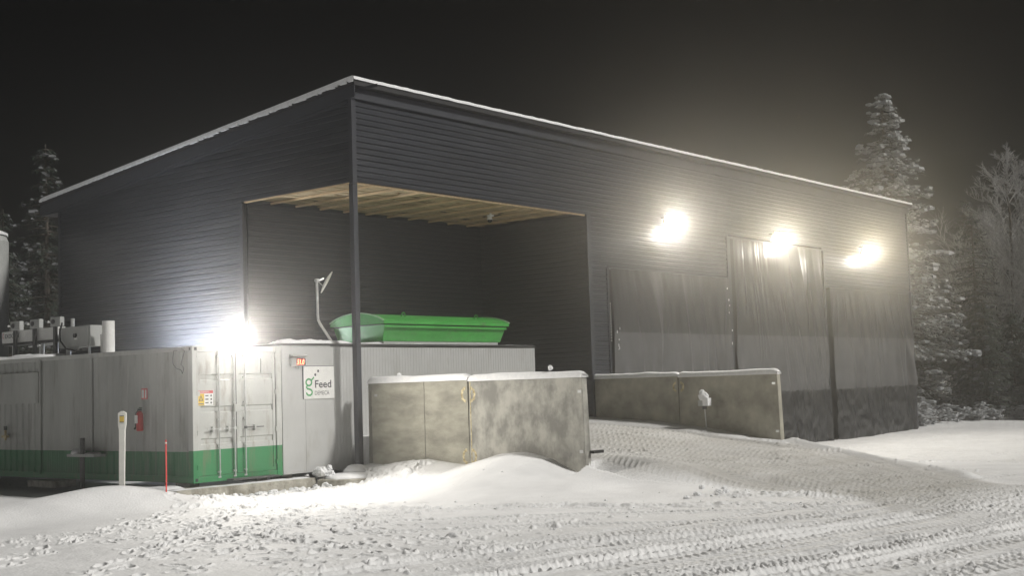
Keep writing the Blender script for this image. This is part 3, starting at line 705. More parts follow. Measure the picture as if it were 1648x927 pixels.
# little pipe with tray by the wall, and the beam under the container
pt = thing('drain_pipe', 'dark upright pipe with snow-topped tray at the container side', 'pipe', (cx0 - .25, 4.3, 0))
MB().tube([(cx0 - .25, 4.32, 0), (cx0 - .25, 4.32, 1.27)], .055, 12).build('pipe', 'steel_d', pt)
MB().box(cx0 - .32, cx0 - .02, 3.75, 4.85, .84, .90).build('tray', 'grey', pt)
sn = MB().blob((cx0 - .17, 4.62, .93), (.17, .17, .09), 4, 3, .15).blob((cx0 - .15, 4.05, .91), (.13, .26, .03), 5, 3, .1); sn.build('snow_cap', 'snow', pt, smooth=True)
vv = thing('gas_valve', 'small brass valve on the dark left part of the container side', 'valve', (cx0 - .08, 8.0, 1.3))
MB().tube([(cx0 - .08, 8.0, 1.2), (cx0 - .08, 8.0, 1.45)], .03, 8).box(cx0 - .12, cx0 - .04, 7.9, 8.12, 1.26, 1.32).build('body', 'rust', vv)
MB().tube([(cx0 - .08, 8.0, 1.45), (cx0 - .08, 8.0, 1.55)], .045, 8).build('hand_wheel', 'steel_d', vv)
tb = bx(cx0 - .35, cx0 + .2, 5.3, 6.5, .12, .27).build('support_beam', 'pad'); tag(tb, 'short pale beam under the shaded part of the container side', 'beam')
# footing under the doors
fo = thing('concrete_footing', 'long low concrete footing with snow on it under the container doors', 'footing', (-2.9, .4, 0))
MB().box(-4.9, -1.15, .10, .75, -.1, .215).box(-4.95, -4.35, .76, 1.9, -.1, .22).build_each('footing_block', 'pad', fo, bevel=.02)
drift(-4.92, -1.2, .12, .5, .21, .05, 13, fo, 'snow_cover', 90, 10)
drift(-4.93, -4.37, .5, 1.85, .214, .08, 15, fo, 'snow_cover', 20, 30)
MB().box(-4.0, -3.75, .9, 1.4, .2, .3).box(-2.2, -1.9, .9, 1.4, .2, .3).build_each('bearing_block', 'pad', fo)

# lamp over the doors
LP = thing('wall_floodlight', 'very bright white lamp above the container doors', 'lamp', (-3.22, .50, 3.2))
MB().box(-3.25, -3.19, .44, .60, 3.185, 3.30).box(-3.24, -3.20, .32, .44, 3.26, 3.30).build('bracket', 'steel_d', LP)
MB().box(-3.35, -3.09, .28, .32, 3.28, 3.46).build('housing', 'steel_d', LP)
MB().box(-3.33, -3.11, .272, .279, 3.30, 3.44).build('lens', 'lamplens', LP)
for kind, en in (('SPOT', LAMP_SPOT_W), ('POINT', LAMP_FILL_W), ('SPOT', LAMP_BEAM_W)):
    ld = bpy.data.lights.new('lamp_light', kind); ld.energy = en; ld.color = (1.0, 0.95, 0.87); ld.shadow_soft_size = .12
    lo = bpy.data.objects.new('light_source', ld); C.objects.link(lo); lo.parent = LP; lo.location = (-.03, -.40, .17)
    if kind == 'SPOT':
        ld.spot_size = R(170) if en == LAMP_SPOT_W else R(38); ld.spot_blend = 1.0
        lo.rotation_euler = Vector((.1, -1.0, -.08) if en == LAMP_SPOT_W else (-.62, -.78, .06)).to_track_quat('-Z', 'Y').to_euler()

# work lamp behind the container that washes the ribbed side wall
WL = thing('work_lamp', 'small work lamp behind the container washing the ribbed side wall with light', 'lamp', (-1.66, 5.9, 2.85))
MB().box(-1.74, -1.66, 5.80, 6.0, 2.80, 2.95).build('housing', 'steel_d', WL)
ld = bpy.data.lights.new('work_light', 'SPOT'); ld.energy = HID_W; ld.color = (0.90, 0.94, 1.0); ld.shadow_soft_size = .08; ld.spot_size = R(150); ld.spot_blend = 1.0
lo = bpy.data.objects.new('light_source', ld); C.objects.link(lo); lo.parent = WL; lo.location = (.15, 0, .12)
lo.rotation_euler = Vector((1, .1, .45)).to_track_quat('-Z', 'Y').to_euler()

# ------------------------------------------------------------------ feed module beside the container
FM = thing('feeding_module', 'long pale grey panelled feeding module running from the container into the open bay', 'module', (-1.74, .53, .3))
fx0, fx1, fy0, fy1 = -1.73, 7.42, .53, 3.0
bx(fx0, -.24, fy0, fy0 + .05, .31, 3.22).build('flat_panel', 'panel', FM)
bx(-1.05, -1.046, fy0 - .002, fy0 + .01, .32, 2.0).build('panel_joint', 'ink', FM)
cm = MB(); pr = []; a = -.238
while a < fx1:
    for t, d in ((0, 0), (.06, 0), (.066, .006), (.094, .006), (.10, 0)): pr.append((a + t, d))
    a += .1
n = len(pr); cm.add([(p[0], fy0 + .006 + p[1], .33) for p in pr if 1] + [(p[0], fy0 + .006 + p[1], 3.2) for p in pr], [(i, i + 1, n + i + 1, n + i) for i in range(n - 1)])
cm.build('ribbed_panel', 'panel', FM)
MB().box(-.24, fx1, fy0 + .016, fy1, .31, 3.2).box(fx0 + .02, -.24, fy0 + .052, fy1, .33, 3.2).build('module_body', 'panel', FM)
MB().box(fx0, fx1 + .04, fy0 - .03, fy1 + .03, 3.222, 3.262).build('roof_trim', 'steel_d', FM)
MB().box(fx0, fx1, fy0, fy1, 3.265, 3.275).build('roof_sheet', 'panel', FM)
MB().box(fx0 + .2, fx0 + .5, fy0 + .3, fy0 + .7, 0, .31).box(3, 3.3, .9, 1.2, 0, .31).box(6.8, 7.1, .9, 1.2, 0, .31).build_each('foot', 'pad', FM)
drift(fx0 + .0, 1.55, fy0 - .02, fy0 + .55, 3.274, .10, 22, FM, nx=90, ny=20)
drift(1.4, fx1, fy0 - .02, fy0 + .2, 3.274, .03, 25, FM, nx=90, ny=8, thr=.25)
# sign with logo
lg = thing('logo_sign', 'white company sign with green g and grey lettering on the module', 'sign', (-.64, .52, 2.36))
sy = fy0 - .022
bx(-1.11, -.17, sy, fy0 - .003, 1.99, 2.74).build('sign_board', 'white', lg)
MB().box(-1.125, -1.11, sy - .002, fy0 - .003, 1.99, 2.75).box(-1.11, -.17, sy - .002, fy0 - .003, 2.741, 2.753).build('sign_edge', 'ink', lg)
def stroke(pts, wd, m, parent, name):
    mb = MB(); n = len(pts); P = [Vector((p[0], 0, p[1])) for p in pts]
    for i, p in enumerate(P):
        d = (P[min(i + 1, n - 1)] - P[max(i - 1, 0)]).normalized(); nn = Vector((-d.z, 0, d.x)) * wd / 2
        mb.v += [(p.x + nn.x, sy - .003, p.z + nn.z), (p.x - nn.x, sy - .003, p.z - nn.z)]
    mb.f = [(2 * i, 2 * i + 2, 2 * i + 3, 2 * i + 1) for i in range(n - 1)]
    return mb.build(name, m, parent)
def arc(cx, cz, rx, rz_, a0, a1, n=18): return [(cx + rx * math.cos(R(a0 + (a1 - a0) * i / n)), cz + rz_ * math.sin(R(a0 + (a1 - a0) * i / n))) for i in range(n + 1)]
gpts = [(-.82, 2.475), (-.855, 2.42)] + arc(-.955, 2.36, .085, .080, 40, 250) + arc(-.93, 2.21, .10, .085, 110, -170, 24)
stroke(arc(-.955, 2.37, .085, .075, -60, 300, 28), .042, 'lgreen', lg, 'logo_letter')
stroke([(-.80, 2.49), (-.83, 2.455), (-.885, 2.41)], .036, 'lgreen', lg, 'logo_letter')
stroke([(-1.0, 2.30), (-1.03, 2.26), (-1.0, 2.225), (-.93, 2.21)] + arc(-.945, 2.14, .085, .07, 80, -180, 18), .042, 'lgreen', lg, 'logo_letter')
dd = MB()
for (x, z) in ((-.755, 2.545), (-.665, 2.63)): dd.prism([(x + .028 * math.cos(t * .4488), z + .032 * math.sin(t * .4488)) for t in range(14)][::-1], 'y', sy - .005, sy - .0015)
dd.build('logo_dot', 'ink', lg)
text('Feed', .245, 'ink', lg, (-.785, sy - .001, 2.245), (1, 0, 0), (0, 0, 1), off=.002, bold=.004, sx=1.12)
text('DEMECA', .135, 'ink', lg, (-.785, sy - .001, 2.075), (1, 0, 0), (0, 0, 1), off=.002, sx=.86)
# red digital display
dp = thing('digital_display', 'small digital display with glowing red digits beside the container doors', 'display', (-1.25, .5, 2.85))
bx(-1.49, -1.06, fy0 - .06, fy0 - .004, 2.75, 2.93).build('display_case', 'grey', dp, bevel=.004)
bx(-1.34, -1.075, fy0 - .066, fy0 - .061, 2.77, 2.915).build('display_window', 'black', dp)
text('51.0', .15, 'led', dp, (-1.335, fy0 - .067, 2.79), (1, 0, 0), (0.12, 0, 1), name='lit_digits', off=.002, bold=.004, sx=.82)
MB().hexa([(-1.51, .40, 2.97), (-1.02, .40, 2.97), (-1.02, .527, 3.0), (-1.51, .527, 3.0), (-1.51, .40, 2.985), (-1.02, .40, 2.985), (-1.02, .527, 3.02), (-1.51, .527, 3.02)]).build('rain_hood', 'grey', dp)
MB().tube([(-1.38, .47, 2.75), (-1.36, .46, 2.69), (-1.30, .46, 2.68), (-1.28, .47, 2.75)], .008, 6).build('cable_loop', 'grey', dp)

# green hopper on the module
HP = thing('feed_hopper', 'bright green steel hopper with a curved lid on the module roof', 'hopper', (4, 1.65, 3.28))
def loft(a, b, z0, z1):  # rects (x0,x1,y0,y1)
    return [(a[0], a[2], z0), (a[1], a[2], z0), (a[1], a[3], z0), (a[0], a[3], z0), (b[0], b[2], z1), (b[1], b[2], z1), (b[1], b[3], z1), (b[0], b[3], z1)]
MB().box(1.8, 6.2, .82, 2.38, 3.278, 3.36).build('base_frame', 'panel', HP)
MB().hexa(loft((1.75, 6.27, .80, 2.40), (1.68, 6.36, .66, 2.5), 3.362, 3.76)).build('hopper_body', 'hop', HP)
MB().box(1.69, 6.33, .67, 2.48, 3.762, 3.785).build('lid_gap', 'black', HP)  # black strip stands in for the shaded gap under the lid
def lidprof(off=0):
    ps = [(.60 - off, 3.788)]
    for i in range(13):
        t = i / 12; y = .60 - off + (1.94 + 2 * off) * t; ps.append((y, 3.865 + off + (.215) * math.sin(math.pi * t) ** .8))
    ps.append((2.54 + off, 3.788)); return ps
MB().prism(lidprof(), 'x', 1.60, 6.44).build('lid', 'hop', HP)
le = MB(); pp = lidprof(.0)
for x in (1.56, 6.42):
    q = [(y, z) for y, z in pp[1:-1]]
    for a, b in zip(q[:-1], q[1:]): le.hexa([(x, a[0], a[1] + .002), (x + .06, a[0], a[1] + .002), (x + .06, b[0], b[1] + .002), (x, b[0], b[1] + .002), (x, a[0], a[1] + .025), (x + .06, a[0], a[1] + .025), (x + .06, b[0], b[1] + .025), (x, b[0], b[1] + .025)])
le.build('lid_edge', 'lidedge', HP)
for x in (2.55, 5.35):
    MB().tube([(x - .07, .86, 3.99), (x - .05, .84, 4.07), (x, .84, 4.10), (x + .05, .84, 4.07), (x + .07, .86, 3.99)], .016, 8).build('lifting_lug', 'hop', HP)
MB().box(1.655, 6.37, .632, .66, 3.70, 3.757).build('rim', 'hop', HP)

# dish on a bent pole
DA = thing('dish_antenna', 'thin white dish antenna on a bent pole above the module roof', 'antenna', (.9, 1.5, 3.27))
MB().tube([(.76, 1.5, 3.28), (.62, 1.5, 3.45), (.32, 1.5, 3.80), (.26, 1.5, 3.90), (.245, 1.5, 4.05), (.24, 1.5, 4.90)], .032, 12).build('mast', 'galv', DA, smooth=True)
MB().tube([(.24, 1.5, 4.84), (.36, 1.5, 4.88), (.46, 1.5, 4.92)], .022, 8).tube([(.24, 1.5, 4.88), (.34, 1.5, 4.80), (.46, 1.5, 4.72)], .012, 6).tube([(.20, 1.5, 4.86), (.30, 1.5, 4.86)], .045, 10).build('bracket', 'galv', DA)
di = MB(); c0 = Vector((.50, 1.45, 4.83)); ax = Vector((.60, -.60, -.47)).normalized(); a_ = ax.cross(Vector((0, 1, 0))).normalized(); b_ = ax.cross(a_).normalized()
rings = 6
for s_ in (0, .012):
    for i in range(rings + 1):
        r_ = .30 * i / rings
        for j in range(28):
            t = 2 * math.pi * j / 28; p = c0 + (a_ * math.cos(t) + b_ * math.sin(t)) * r_ + ax * (r_ * r_ * .5 - .04 + s_); di.v.append(tuple(p))
for s_ in (0, 1):
    o_ = s_ * (rings + 1) * 28
    for i in range(rings):
        for j in range(28):
            a = o_ + i * 28 + j; b = o_ + i * 28 + (j + 1) % 28; di.f.append((a, b, b + 28, a + 28))
o1 = rings * 28
for j in range(28): di.f.append((o1 + j, o1 + (j + 1) % 28, o1 + (j + 1) % 28 + (rings + 1) * 28, o1 + j + (rings + 1) * 28))
di.build('dish', 'offwhite', DA, smooth=True)

# ------------------------------------------------------------------ plant on the container roof, left
def roofy(name, label, cat, loc): return thing(name, label, cat, loc)
BM = roofy('conveyor_beam', 'white boxed conveyor beam with dark lettering above the container roof', 'beam', (-3.3, 8.4, 3.2))
bx(-3.42, -3.18, 7.02, 9.68, 3.67, 3.97).build('beam_cover', 'white', BM, bevel=.01)
MB().box(-3.40, -3.20, 6.9, 9.66, 3.60, 3.665).build('lower_rail', 'steel_d', BM)
MB().tube([(-3.3, 7.9, 3.2), (-3.3, 7.9, 3.60)], .05, 10).tube([(-3.3, 7.25, 3.2), (-3.3, 7.25, 3.60)], .05, 10).tube([(-3.3, 9.3, 3.2), (-3.3, 9.3, 3.6)], .04, 10).build('leg', 'galv', BM)
text('EXOCON', .145, 'ink', BM, (-3.42, 9.53, 3.80), (0, -1, 0), (0, 0, 1), off=.004, bold=.002, sx=1.10)
MB().add([(-3.426, 9.63 + .0, 3.90), (-3.426, 9.56, 3.93), (-3.426, 9.56, 3.915), (-3.426, 9.615, 3.89), (-3.426, 9.615, 3.83), (-3.426, 9.57, 3.80), (-3.426, 9.57, 3.785), (-3.426, 9.63, 3.82)], [(0, 1, 2, 3), (0, 3, 4, 7), (7, 4, 5, 6)]).build('emblem', 'redsign', BM)
for i, (y, lb) in enumerate([(8.86, 'dark upright post with a square head, leftmost of three on the container roof'), (7.92, 'dark upright post with a square head, middle of three on the container roof'), (6.96, 'dark upright post with a square head, beside the grey control cabinet')]):
    ps = roofy('valve_post', lb, 'post', (-3.5, y, 3.2)); ps['group'] = 'posts with square heads on the container roof'
    MB().box(-3.54, -3.47, y - .05, y + .05, 3.2, 4.05).build('upright', 'steel_d', ps)
    MB().box(-3.56, -3.44, y - .30, y + .14, 3.97, 4.20).build('head_plate', 'grey', ps, bevel=.01)
    MB().tube([(-3.57, y - .02, 4.09), (-3.60, y - .02, 4.09)], .06, 14).build('knob', 'steel_d', ps)
    MB().blob((-3.52, y + .30, 4.10), (.03, .045, .03), i, 1, .1).tube([(-3.5, y + .1, 4.09), (-3.5, y + .3, 4.09)], .012, 6).build('glint_tip', 'white', ps)  # white blob on an arm, put in for a bright reflection
cb = roofy('control_cabinet', 'grey control cabinet with round black switch on the container roof', 'cabinet', (-3.3, 6.2, 3.2))
bx(-3.48, -3.15, 5.46, 6.86, 3.42, 3.93).build('cabinet_body', 'grey', cb, bevel=.01)
bx(-3.51, -3.485, 5.52, 6.22, 3.44, 3.91).build('cabinet_door', 'grey', cb, bevel=.005)
MB().box(-3.515, -3.512, 5.98, 6.10, 3.60, 3.68).build('switch_plate', 'white', cb)
MB().tube([(-3.512, 6.04, 3.70), (-3.56, 6.04, 3.70)], .055, 14).build('switch_knob', 'black', cb)
MB().tube([(-3.4, 6.35, 3.93), (-3.4, 6.35, 4.14)], .05, 10).tube([(-3.42, 5.6, 3.2), (-3.42, 5.6, 3.42)], .03, 8).tube([(-3.42, 6.5, 3.2), (-3.42, 6.5, 3.42)], .06, 8).build('stub_pipe', 'galv', cb)
gg = MB()
for k in range(8): gg.box(-3.50, -3.47, 5.95 + k * .05, 5.97 + k * .05, 3.34, 3.42)
gg.build_each('cable_gland', 'grey', cb)
MB().tube([(-3.5, 6.66, 4.05), (-3.56, 6.66, 3.85), (-3.58, 6.62, 3.6), (-3.56, 6.4, 3.40), (-3.5, 6.1, 3.33), (-3.45, 6.0, 3.36)], .022, 8).build('cable', 'black', cb)
ex = roofy('exhaust_pipe', 'thick white upright pipe on the container roof in front of the ribbed wall', 'pipe', (-3.3, 4.97, 3.2))
MB().tube([(-3.3, 4.97, 3.19), (-3.3, 4.97, 4.0)], .145, 24).build('pipe', 'white', ex, smooth=False)
th = roofy('thin_pipe', 'thin white upright pipe just left of the thick one', 'pipe', (-3.3, 5.24, 3.2))
MB().tube([(-3.3, 5.26, 3.19), (-3.3, 5.26, 3.66)], .03, 10).tube([(-3.3, 5.26, 3.66), (-3.3, 5.26, 3.70)], .04, 10).build('pipe', 'white', th)
bp_ = roofy('bent_pipe', 'bright bent pipe loop under the conveyor beam', 'pipe', (-3.1, 8.2, 3.2))
MB().tube([(-3.1, 8.36, 3.19), (-3.1, 8.36, 3.52), (-3.1, 8.30, 3.56), (-3.1, 7.75, 3.58), (-3.1, 7.68, 3.54), (-3.1, 7.68, 3.19)], .03, 10).tube([(-3.1, 8.9, 3.56), (-3.1, 8.36, 3.56)], .025, 8).build('pipe', 'galv', bp_, smooth=True)

# pale tank at the left edge
tk = thing('storage_tank', 'tall pale steel tank with snow on its rounded top at the left edge', 'tank', (-2.02, 14.37, 0))
MB().tube([(-2.02, 14.37, 0), (-2.02, 14.37, 6.9), (-2.02, 14.37, 7.1)], [1.22, 1.22, 1.14], 48).build('shell', 'grey', tk, smooth=False)
MB().tube([(-2.02, 14.37, 7.08), (-2.02, 14.37, 7.16), (-2.02, 14.37, 7.24)], [1.2, 1.2, 1.0], 48).build('snow_cap', 'snow', tk, smooth=False)
MB().tube([(-.92, 14.2, 0), (-.92, 14.2, 6.6)], .05, 8).build('downpipe', 'grey', tk)

# ------------------------------------------------------------------ concrete wall elements
def wall_element(x, ya, yb, zt, m, label, seed, notch_far, lugs, capped=True, zlow=None):
    T = thing('concrete_wall_element', label, 'concrete wall', (x + .09, (ya + yb) / 2, 0), 'upright concrete wall elements beside the ramp')
    th_ = .17
    y0_, y1_ = min(ya, yb) + .012, max(ya, yb) - .012
    MB().hexa([(x, y0_ - .03, -.1), (x + th_ + .05, y0_ - .03, -.1), (x + th_ + .05, y1_ + .03, -.1), (x, y1_ + .03, -.1), (x, y0_, zt), (x + th_, y0_, zt), (x + th_, y1_, zt), (x, y1_, zt)]).build('panel', m, T, bevel=.012)
    MB().box(x - .35, x + .9, y0_ + .05, y1_ - .05, -.25, -.12).build('foot_slab', m, T)
    for (yy, zz) in lugs:
        MB().box(x - .012, x + .05, yy - .045, yy + .045, zz - .03, zz + .03).build('steel_lug', 'galv', T)
    if capped:
        mb = MB(); nx = 46; prof_n = 9
        for i in range(nx + 1):
            yy = y0_ - .02 + (y1_ - y0_ + .04) * i / nx
            e = min(1, min(i, nx - i) / 1.6) ** .5
            h = (.13 + .035 * float(fbm(np.array([yy * 1.1]), np.array([seed * 1.]), 3, seed)[0]) * 2) * (.35 + .65 * e)
            for j in range(prof_n + 1):
                a = math.pi * j / prof_n; ww = th_ * .5 + .035 + .012 * float(vn(np.array([yy * 6.]), np.array([seed + 3.]), seed))
                mb.v.append((x + th_ / 2 - math.cos(a) * ww, yy, zt - .012 + h * (math.sin(a) ** .6) - (.02 if j in (0, prof_n) else 0)))
        n = prof_n + 1
        for i in range(nx):
            for j in range(prof_n): a = i * n + j; mb.f.append((a, a + 1, a + n + 1, a + n))
        mb.f.append(tuple(range(n))); mb.f.append(tuple(range(nx * n, nx * n + n))[::-1])
        mb.build('snow_cap', 'snow', T, smooth=True)
    return T
we = wall_element
w1 = we(.45, .02, -3.13, 2.33, 'conc', 'evenly yellowish concrete element of the nearer wall, next to the steel post', 1, 0, [(-.25, 2.02)])
w2 = we(.45, -3.15, -6.28, 2.30, 'conc_b', 'blotched grey and white concrete element at the outer end of the nearer wall', 2, 0, [(-6.2, 1.98), (-6.2, .75)])
w3 = we(9.5, .10, -2.86, 2.30, 'conc_d', 'brown concrete element of the farther wall, nearest the hall', 3, 0, [])
w4 = we(9.5, -2.88, -5.92, 2.27, 'conc_d', 'brown concrete element of the farther wall behind the snow-capped sensor', 4, 0, [(-5.8, 2.0), (-5.85, .75)])
# rust around the joint fittings
def ring(parent, y, z, x, r, side):
    pts = []
    for k in range(11):
        a = R(90 + side * (k * 18)); pts.append((y - side * 0 + math.cos(a) * r * (1 + .15 * math.sin(k * 3)), z + math.sin(a) * r * 1.25))
    mb = MB(); n = len(pts)
    for i, p in enumerate(pts):
        wd_ = .030 + .008 * math.sin(i * 2.1)
        c = Vector((p[0] - y, p[1] - z)); c.normalize()
        mb.v += [(x - .003, p[0] + c.x * wd_, p[1] + c.y * wd_), (x - .003, p[0] - c.x * wd_, p[1] - c.y * wd_)]
    mb.f = [(2 * i, 2 * i + 2, 2 * i + 3, 2 * i + 1) for i in range(n - 1)]
    mb.build('rust_mark', 'rust', parent)
for z in (.62, 1.98):
    ring(w1, -3.07, z, .45, .115, -1); ring(w2, -3.21, z, .45, .115, 1)
ring(w3, -2.80, 1.98, 9.5, .09, -1); ring(w4, -2.94, 1.98, 9.5, .09, 1)
MB().box(.446, .449, -3.215, -3.19, .35, 2.28).build('edge_stain', 'rust', w2)
MB().box(.443, .449, -.10, -.03, .3, 2.28).build('edge_band', 'conc_e', w1)
MB().box(.443, .449, -1.81, -1.79, .3, 2.30).build('cast_seam', 'conc_e', w1)
for (p, y, z, h) in [(w1, -.95, 2.46, .10), (w2, -5.4, 2.47, .12)]:
    MB().tube([(.53, y, 2.30), (.53, y, z)], .012, 6).build('lifting_pin', 'steel_d', p); 
    MB().blob((.53, y, z + .02), (.05, .05, h * .5), 3, 1, .2).build('pin_snow', 'snow', p, smooth=True)
MB().box(.60, .95, -6.40, -6.30, .70, .76).build('steel_bar', 'black', w2)

# sensor on stick against the farther wall
sp = thing('sensor_post', 'little grey box on a thin stake, capped with snow, before the farther wall', 'sensor', (9.1, -3.93, gz(9.1, -3.93)))
MB().tube([(9.1, -3.96, gz(9.1, -3.95) - .1), (9.1, -3.92, 1.44)], .015, 8).build('stake', 'galv', sp)
MB().box(9.07, 9.13, -3.97, -3.87, 1.36, 1.46).build('clamp', 'steel_d', sp)
MB().box(9.0, 9.14, -4.07, -3.78, 1.45, 1.60).build('sensor_box', 'grey', sp, bevel=.01)
MB().box(8.97, 9.16, -4.10, -3.94, 1.45, 1.66).blob((9.07, -3.92, 1.70), (.12, .155, .13), 6, 3, .08).blob((9.07, -3.88, 1.80), (.07, .09, .09), 7, 3, .08).build('snow_cap', 'snow', sp, smooth=False)

# low slab with snow by the post
sl = thing('concrete_slab', 'low concrete slab with a mound of snow by the corner post', 'slab', (.0, -.5, 0))
MB().prism([(-1.25, -.05), (-.9, -.75), (.1, -1.15), (.42, -.9), (.42, .45), (-.6, .45)], 'z', .02, .17).build('slab', 'pad', sl, bevel=.02)
s2 = MB().blob((-.35, -.25, .17), (.72, .55, .12), 11, 5, .06).blob((-.1, -.1, .26), (.33, .3, .19), 12, 5, .07).blob((.22, -.68, .2), (.30, .34, .19), 13, 5, .06)
s2.build('snow_mound', 'snow', sl, smooth=True)

# marker post and snow stick
mp_ = thing('marker_post', 'white plastic marker post with a yellow label in the snow bank', 'post', (-6.35, -.15, gz(-6.35, -.15)))
zb = gz(-6.35, -.15) - .1
px, py = -6.35, -.15
dx, dy = cr.x, cr.y
def rb(half_w0, half_w1, z0, z1, dep, cx=0, lean=0):
    def q(s, d, z, h): return (px + dx * (s * h + cx + lean * z) + (-dy) * 0 + d * cf.x, py + dy * (s * h + cx + lean * z) + d * cf.y, z)
    return [q(-1, -dep, z0, half_w0), q(1, -dep, z0, half_w0), q(1, dep, z0, half_w0), q(-1, dep, z0, half_w0), q(-1, -dep, z1, half_w1), q(1, -dep, z1, half_w1), q(1, dep, z1, half_w1), q(-1, dep, z1, half_w1)]
MB().hexa(rb(.052, .060, zb, 1.52, .03, 0, .012)).hexa(rb(.060, .078, 1.52, 1.62, .03, 0, .012)).hexa(rb(.078, .080, 1.62, 1.85, .03, 0, .012)).hexa(rb(.078, .02, 1.85, 1.885, .03, 0, .012)).build('post_body', 'offwhite', mp_, bevel=.006)
MB().hexa(rb(.042, .044, 1.67, 1.80, .034, 0, .012)).build('yellow_label', 'yellow', mp_)
MB().hexa(rb(.040, .040, 1.665, 1.680, .036, 0, .012)).hexa(rb(.040, .040, 1.785, 1.80, .036, 0, .012)).build('label_print', 'ink', mp_)
st = thing('snow_stick', 'thin red plastic snow marker stick left of the container corner', 'stick', (-5.72, -.70, gz(-5.72, -.7)))
MB().tube([(-5.72, -.70, gz(-5.72, -.7) - .1), (-5.69, -.66, 1.30)], .016, 10).build('stick', 'orange', st)
MB().tube([(-5.692, -.662, 1.22), (-5.691, -.661, 1.25)], .018, 10).build('reflector_band', 'white', st)

# loose lumps of snow
lm = MB(); rnd = random.Random(21)
def lump(x, y, s, k):
    s *= .7 if k >= 200 else 1
    lm.blob((x, y, gz(x, y) + s * .35), (s * rnd.uniform(.8, 1.3), s * rnd.uniform(.8, 1.3), s * rnd.uniform(.6, .95)), k, 1, .3)
for k in range(26): lump(-.95 + rnd.gauss(0, .22), .05 + rnd.gauss(0, .18), rnd.uniform(.05, .13), k)
for k in range(16): lm.blob((-.92 + rnd.gauss(0, .15), .1 + rnd.gauss(0, .12), .2 + rnd.uniform(0, .2)), rnd.uniform(.05, .11), k + 50, 1, .3)
for k in range(70): lump(rnd.uniform(-5, 0), rnd.uniform(-.6, .05), rnd.uniform(.02, .07), k + 100)
for k in range(60): t = rnd.random(); lump(-4.3 + 3.3 * t + rnd.gauss(0, .25), -5.0 - 7.3 * t + rnd.gauss(0, .2), rnd.uniform(.015, .05), k + 200)
for k in range(90): lump(rnd.uniform(-11, 2), rnd.uniform(-15, -4), rnd.uniform(.012, .035), k + 300)
for k in range(18): lump(-.35 + rnd.gauss(0, .5), -9.9 + rnd.gauss(0, .3), rnd.uniform(.04, .10), k + 500)
lump(-8.0, -11.3, .08, 900)
o = lm.build('snow_lumps', 'snow', smooth=False); o['label'] = 'loose lumps and crumbs of snow scattered over the trampled yard'; o['category'] = 'snow'; o['kind'] = 'stuff'

# security camera under the soffit
sc_ = thing('security_camera', 'small white dome camera hanging under the timber soffit', 'camera', (6.8, 1.45, 7.08))
MB().tube([(6.8, 1.45, 7.075), (6.8, 1.45, 7.0)], .03, 10).box(6.72, 6.86, 1.38, 1.52, 6.98, 7.02).tube([(6.76, 1.45, 7.0), (6.76, 1.45, 6.88)], [.05, .085], 14).build('camera_housing', 'white', sc_)
MB().blob((6.76, 1.45, 6.86), (.07, .07, .06), 1, 2, 0).build('dome', 'black', sc_, smooth=True)

# ------------------------------------------------------------------ trees
def spruce_mesh(h, rad, seed, snow=.5, clump=1.0, nb=None, droop=.35, dens=1.0):
    rnd = random.Random(seed); fol = MB(); sn = MB()
    trunk = MB().tube([(0, 0, -.5), (.05, 0, h * .5), (0, .05, h)], [h * .016, h * .009, .02], 8)
    z = h * .06
    while z < h * .99:
        f = 1 - z / h; L0 = rad * (f ** .75) * .95 + .15
        k = max(3, int(7 * dens))
        for b in range(k):
            if rnd.random() < .15: continue
            z0 = z; z = z0 + rnd.uniform(-.28, .28) * min(1, h / 12) * (f > .05)
            a = rnd.uniform(0, 6.283); L = L0 * rnd.uniform(.5, 1.2); ca, sa = math.cos(a), math.sin(a)
            n = max(3, int(L / .16))
            trunk.tube([(0, 0, z), (ca * L * .5, sa * L * .5, z - droop * L * .15), (ca * L, sa * L, z - droop * L * .5)], [.03, .02, .006], 4, False)
            for i in range(1, n + 1):
                t = i / n; r_ = L * t; zz = z - droop * L * t * t * .5 + .08 * t * L * (t > .8)
                wdt = .34 * L * (1 - t * .65) + .08
                for q in range(int(4 * dens)):
                    s = rnd.uniform(-1, 1) * wdt; x = ca * r_ - sa * s; y = sa * r_ + ca * s; z_ = zz - abs(s) * .25 + rnd.uniform(-.1, .06)
                    l = rnd.uniform(.10, .24); an = a + rnd.uniform(-1, 1); dz = rnd.uniform(-.16, .02); wv = rnd.uniform(.02, .05)
                    ex_, ey_ = math.cos(an) * l, math.sin(an) * l; nx_, ny_ = -math.sin(an) * wv, math.cos(an) * wv
                    fol.add([(x - nx_, y - ny_, z_), (x + nx_, y + ny_, z_ + .02), (x + ex_ + nx_ * .3, y + ey_ + ny_ * .3, z_ + dz), (x + ex_ - nx_ * .3, y + ey_ - ny_ * .3, z_ + dz - .01)], [(0, 1, 2, 3)])
                    if rnd.random() < snow * (.35 + .65 * t):
                        sr = clump * rnd.uniform(.035, .11) * (.7 + .5 * t)
                        sn.blob((x + ex_ * .4, y + ey_ * .4, z_ + .03), (sr * rnd.uniform(1, 1.7), sr * rnd.uniform(1, 1.6), sr * .6), rnd.randint(0, 9999), -1, .35)
            z = z0
        z += max(.16, h * .021 * rnd.uniform(.7, 1.3))
    return trunk, fol, sn
def mesh_of(mb, name, m):
    me = bpy.data.meshes.new(name); me.from_pydata(mb.v, [], mb.f); me.materials.append(M[m]); return me
def mk_tree(meshes, names, loc, rz_, sc, label, cat='tree', group=None, name='spruce_tree'):
    T = thing(name, label, cat, loc, group); T.rotation_euler = (0, 0, rz_); T.scale = (sc, sc, sc)
    for me, nm in zip(meshes, names):
        o = bpy.data.objects.new(nm, me); C.objects.link(o); o.parent = T
    return T
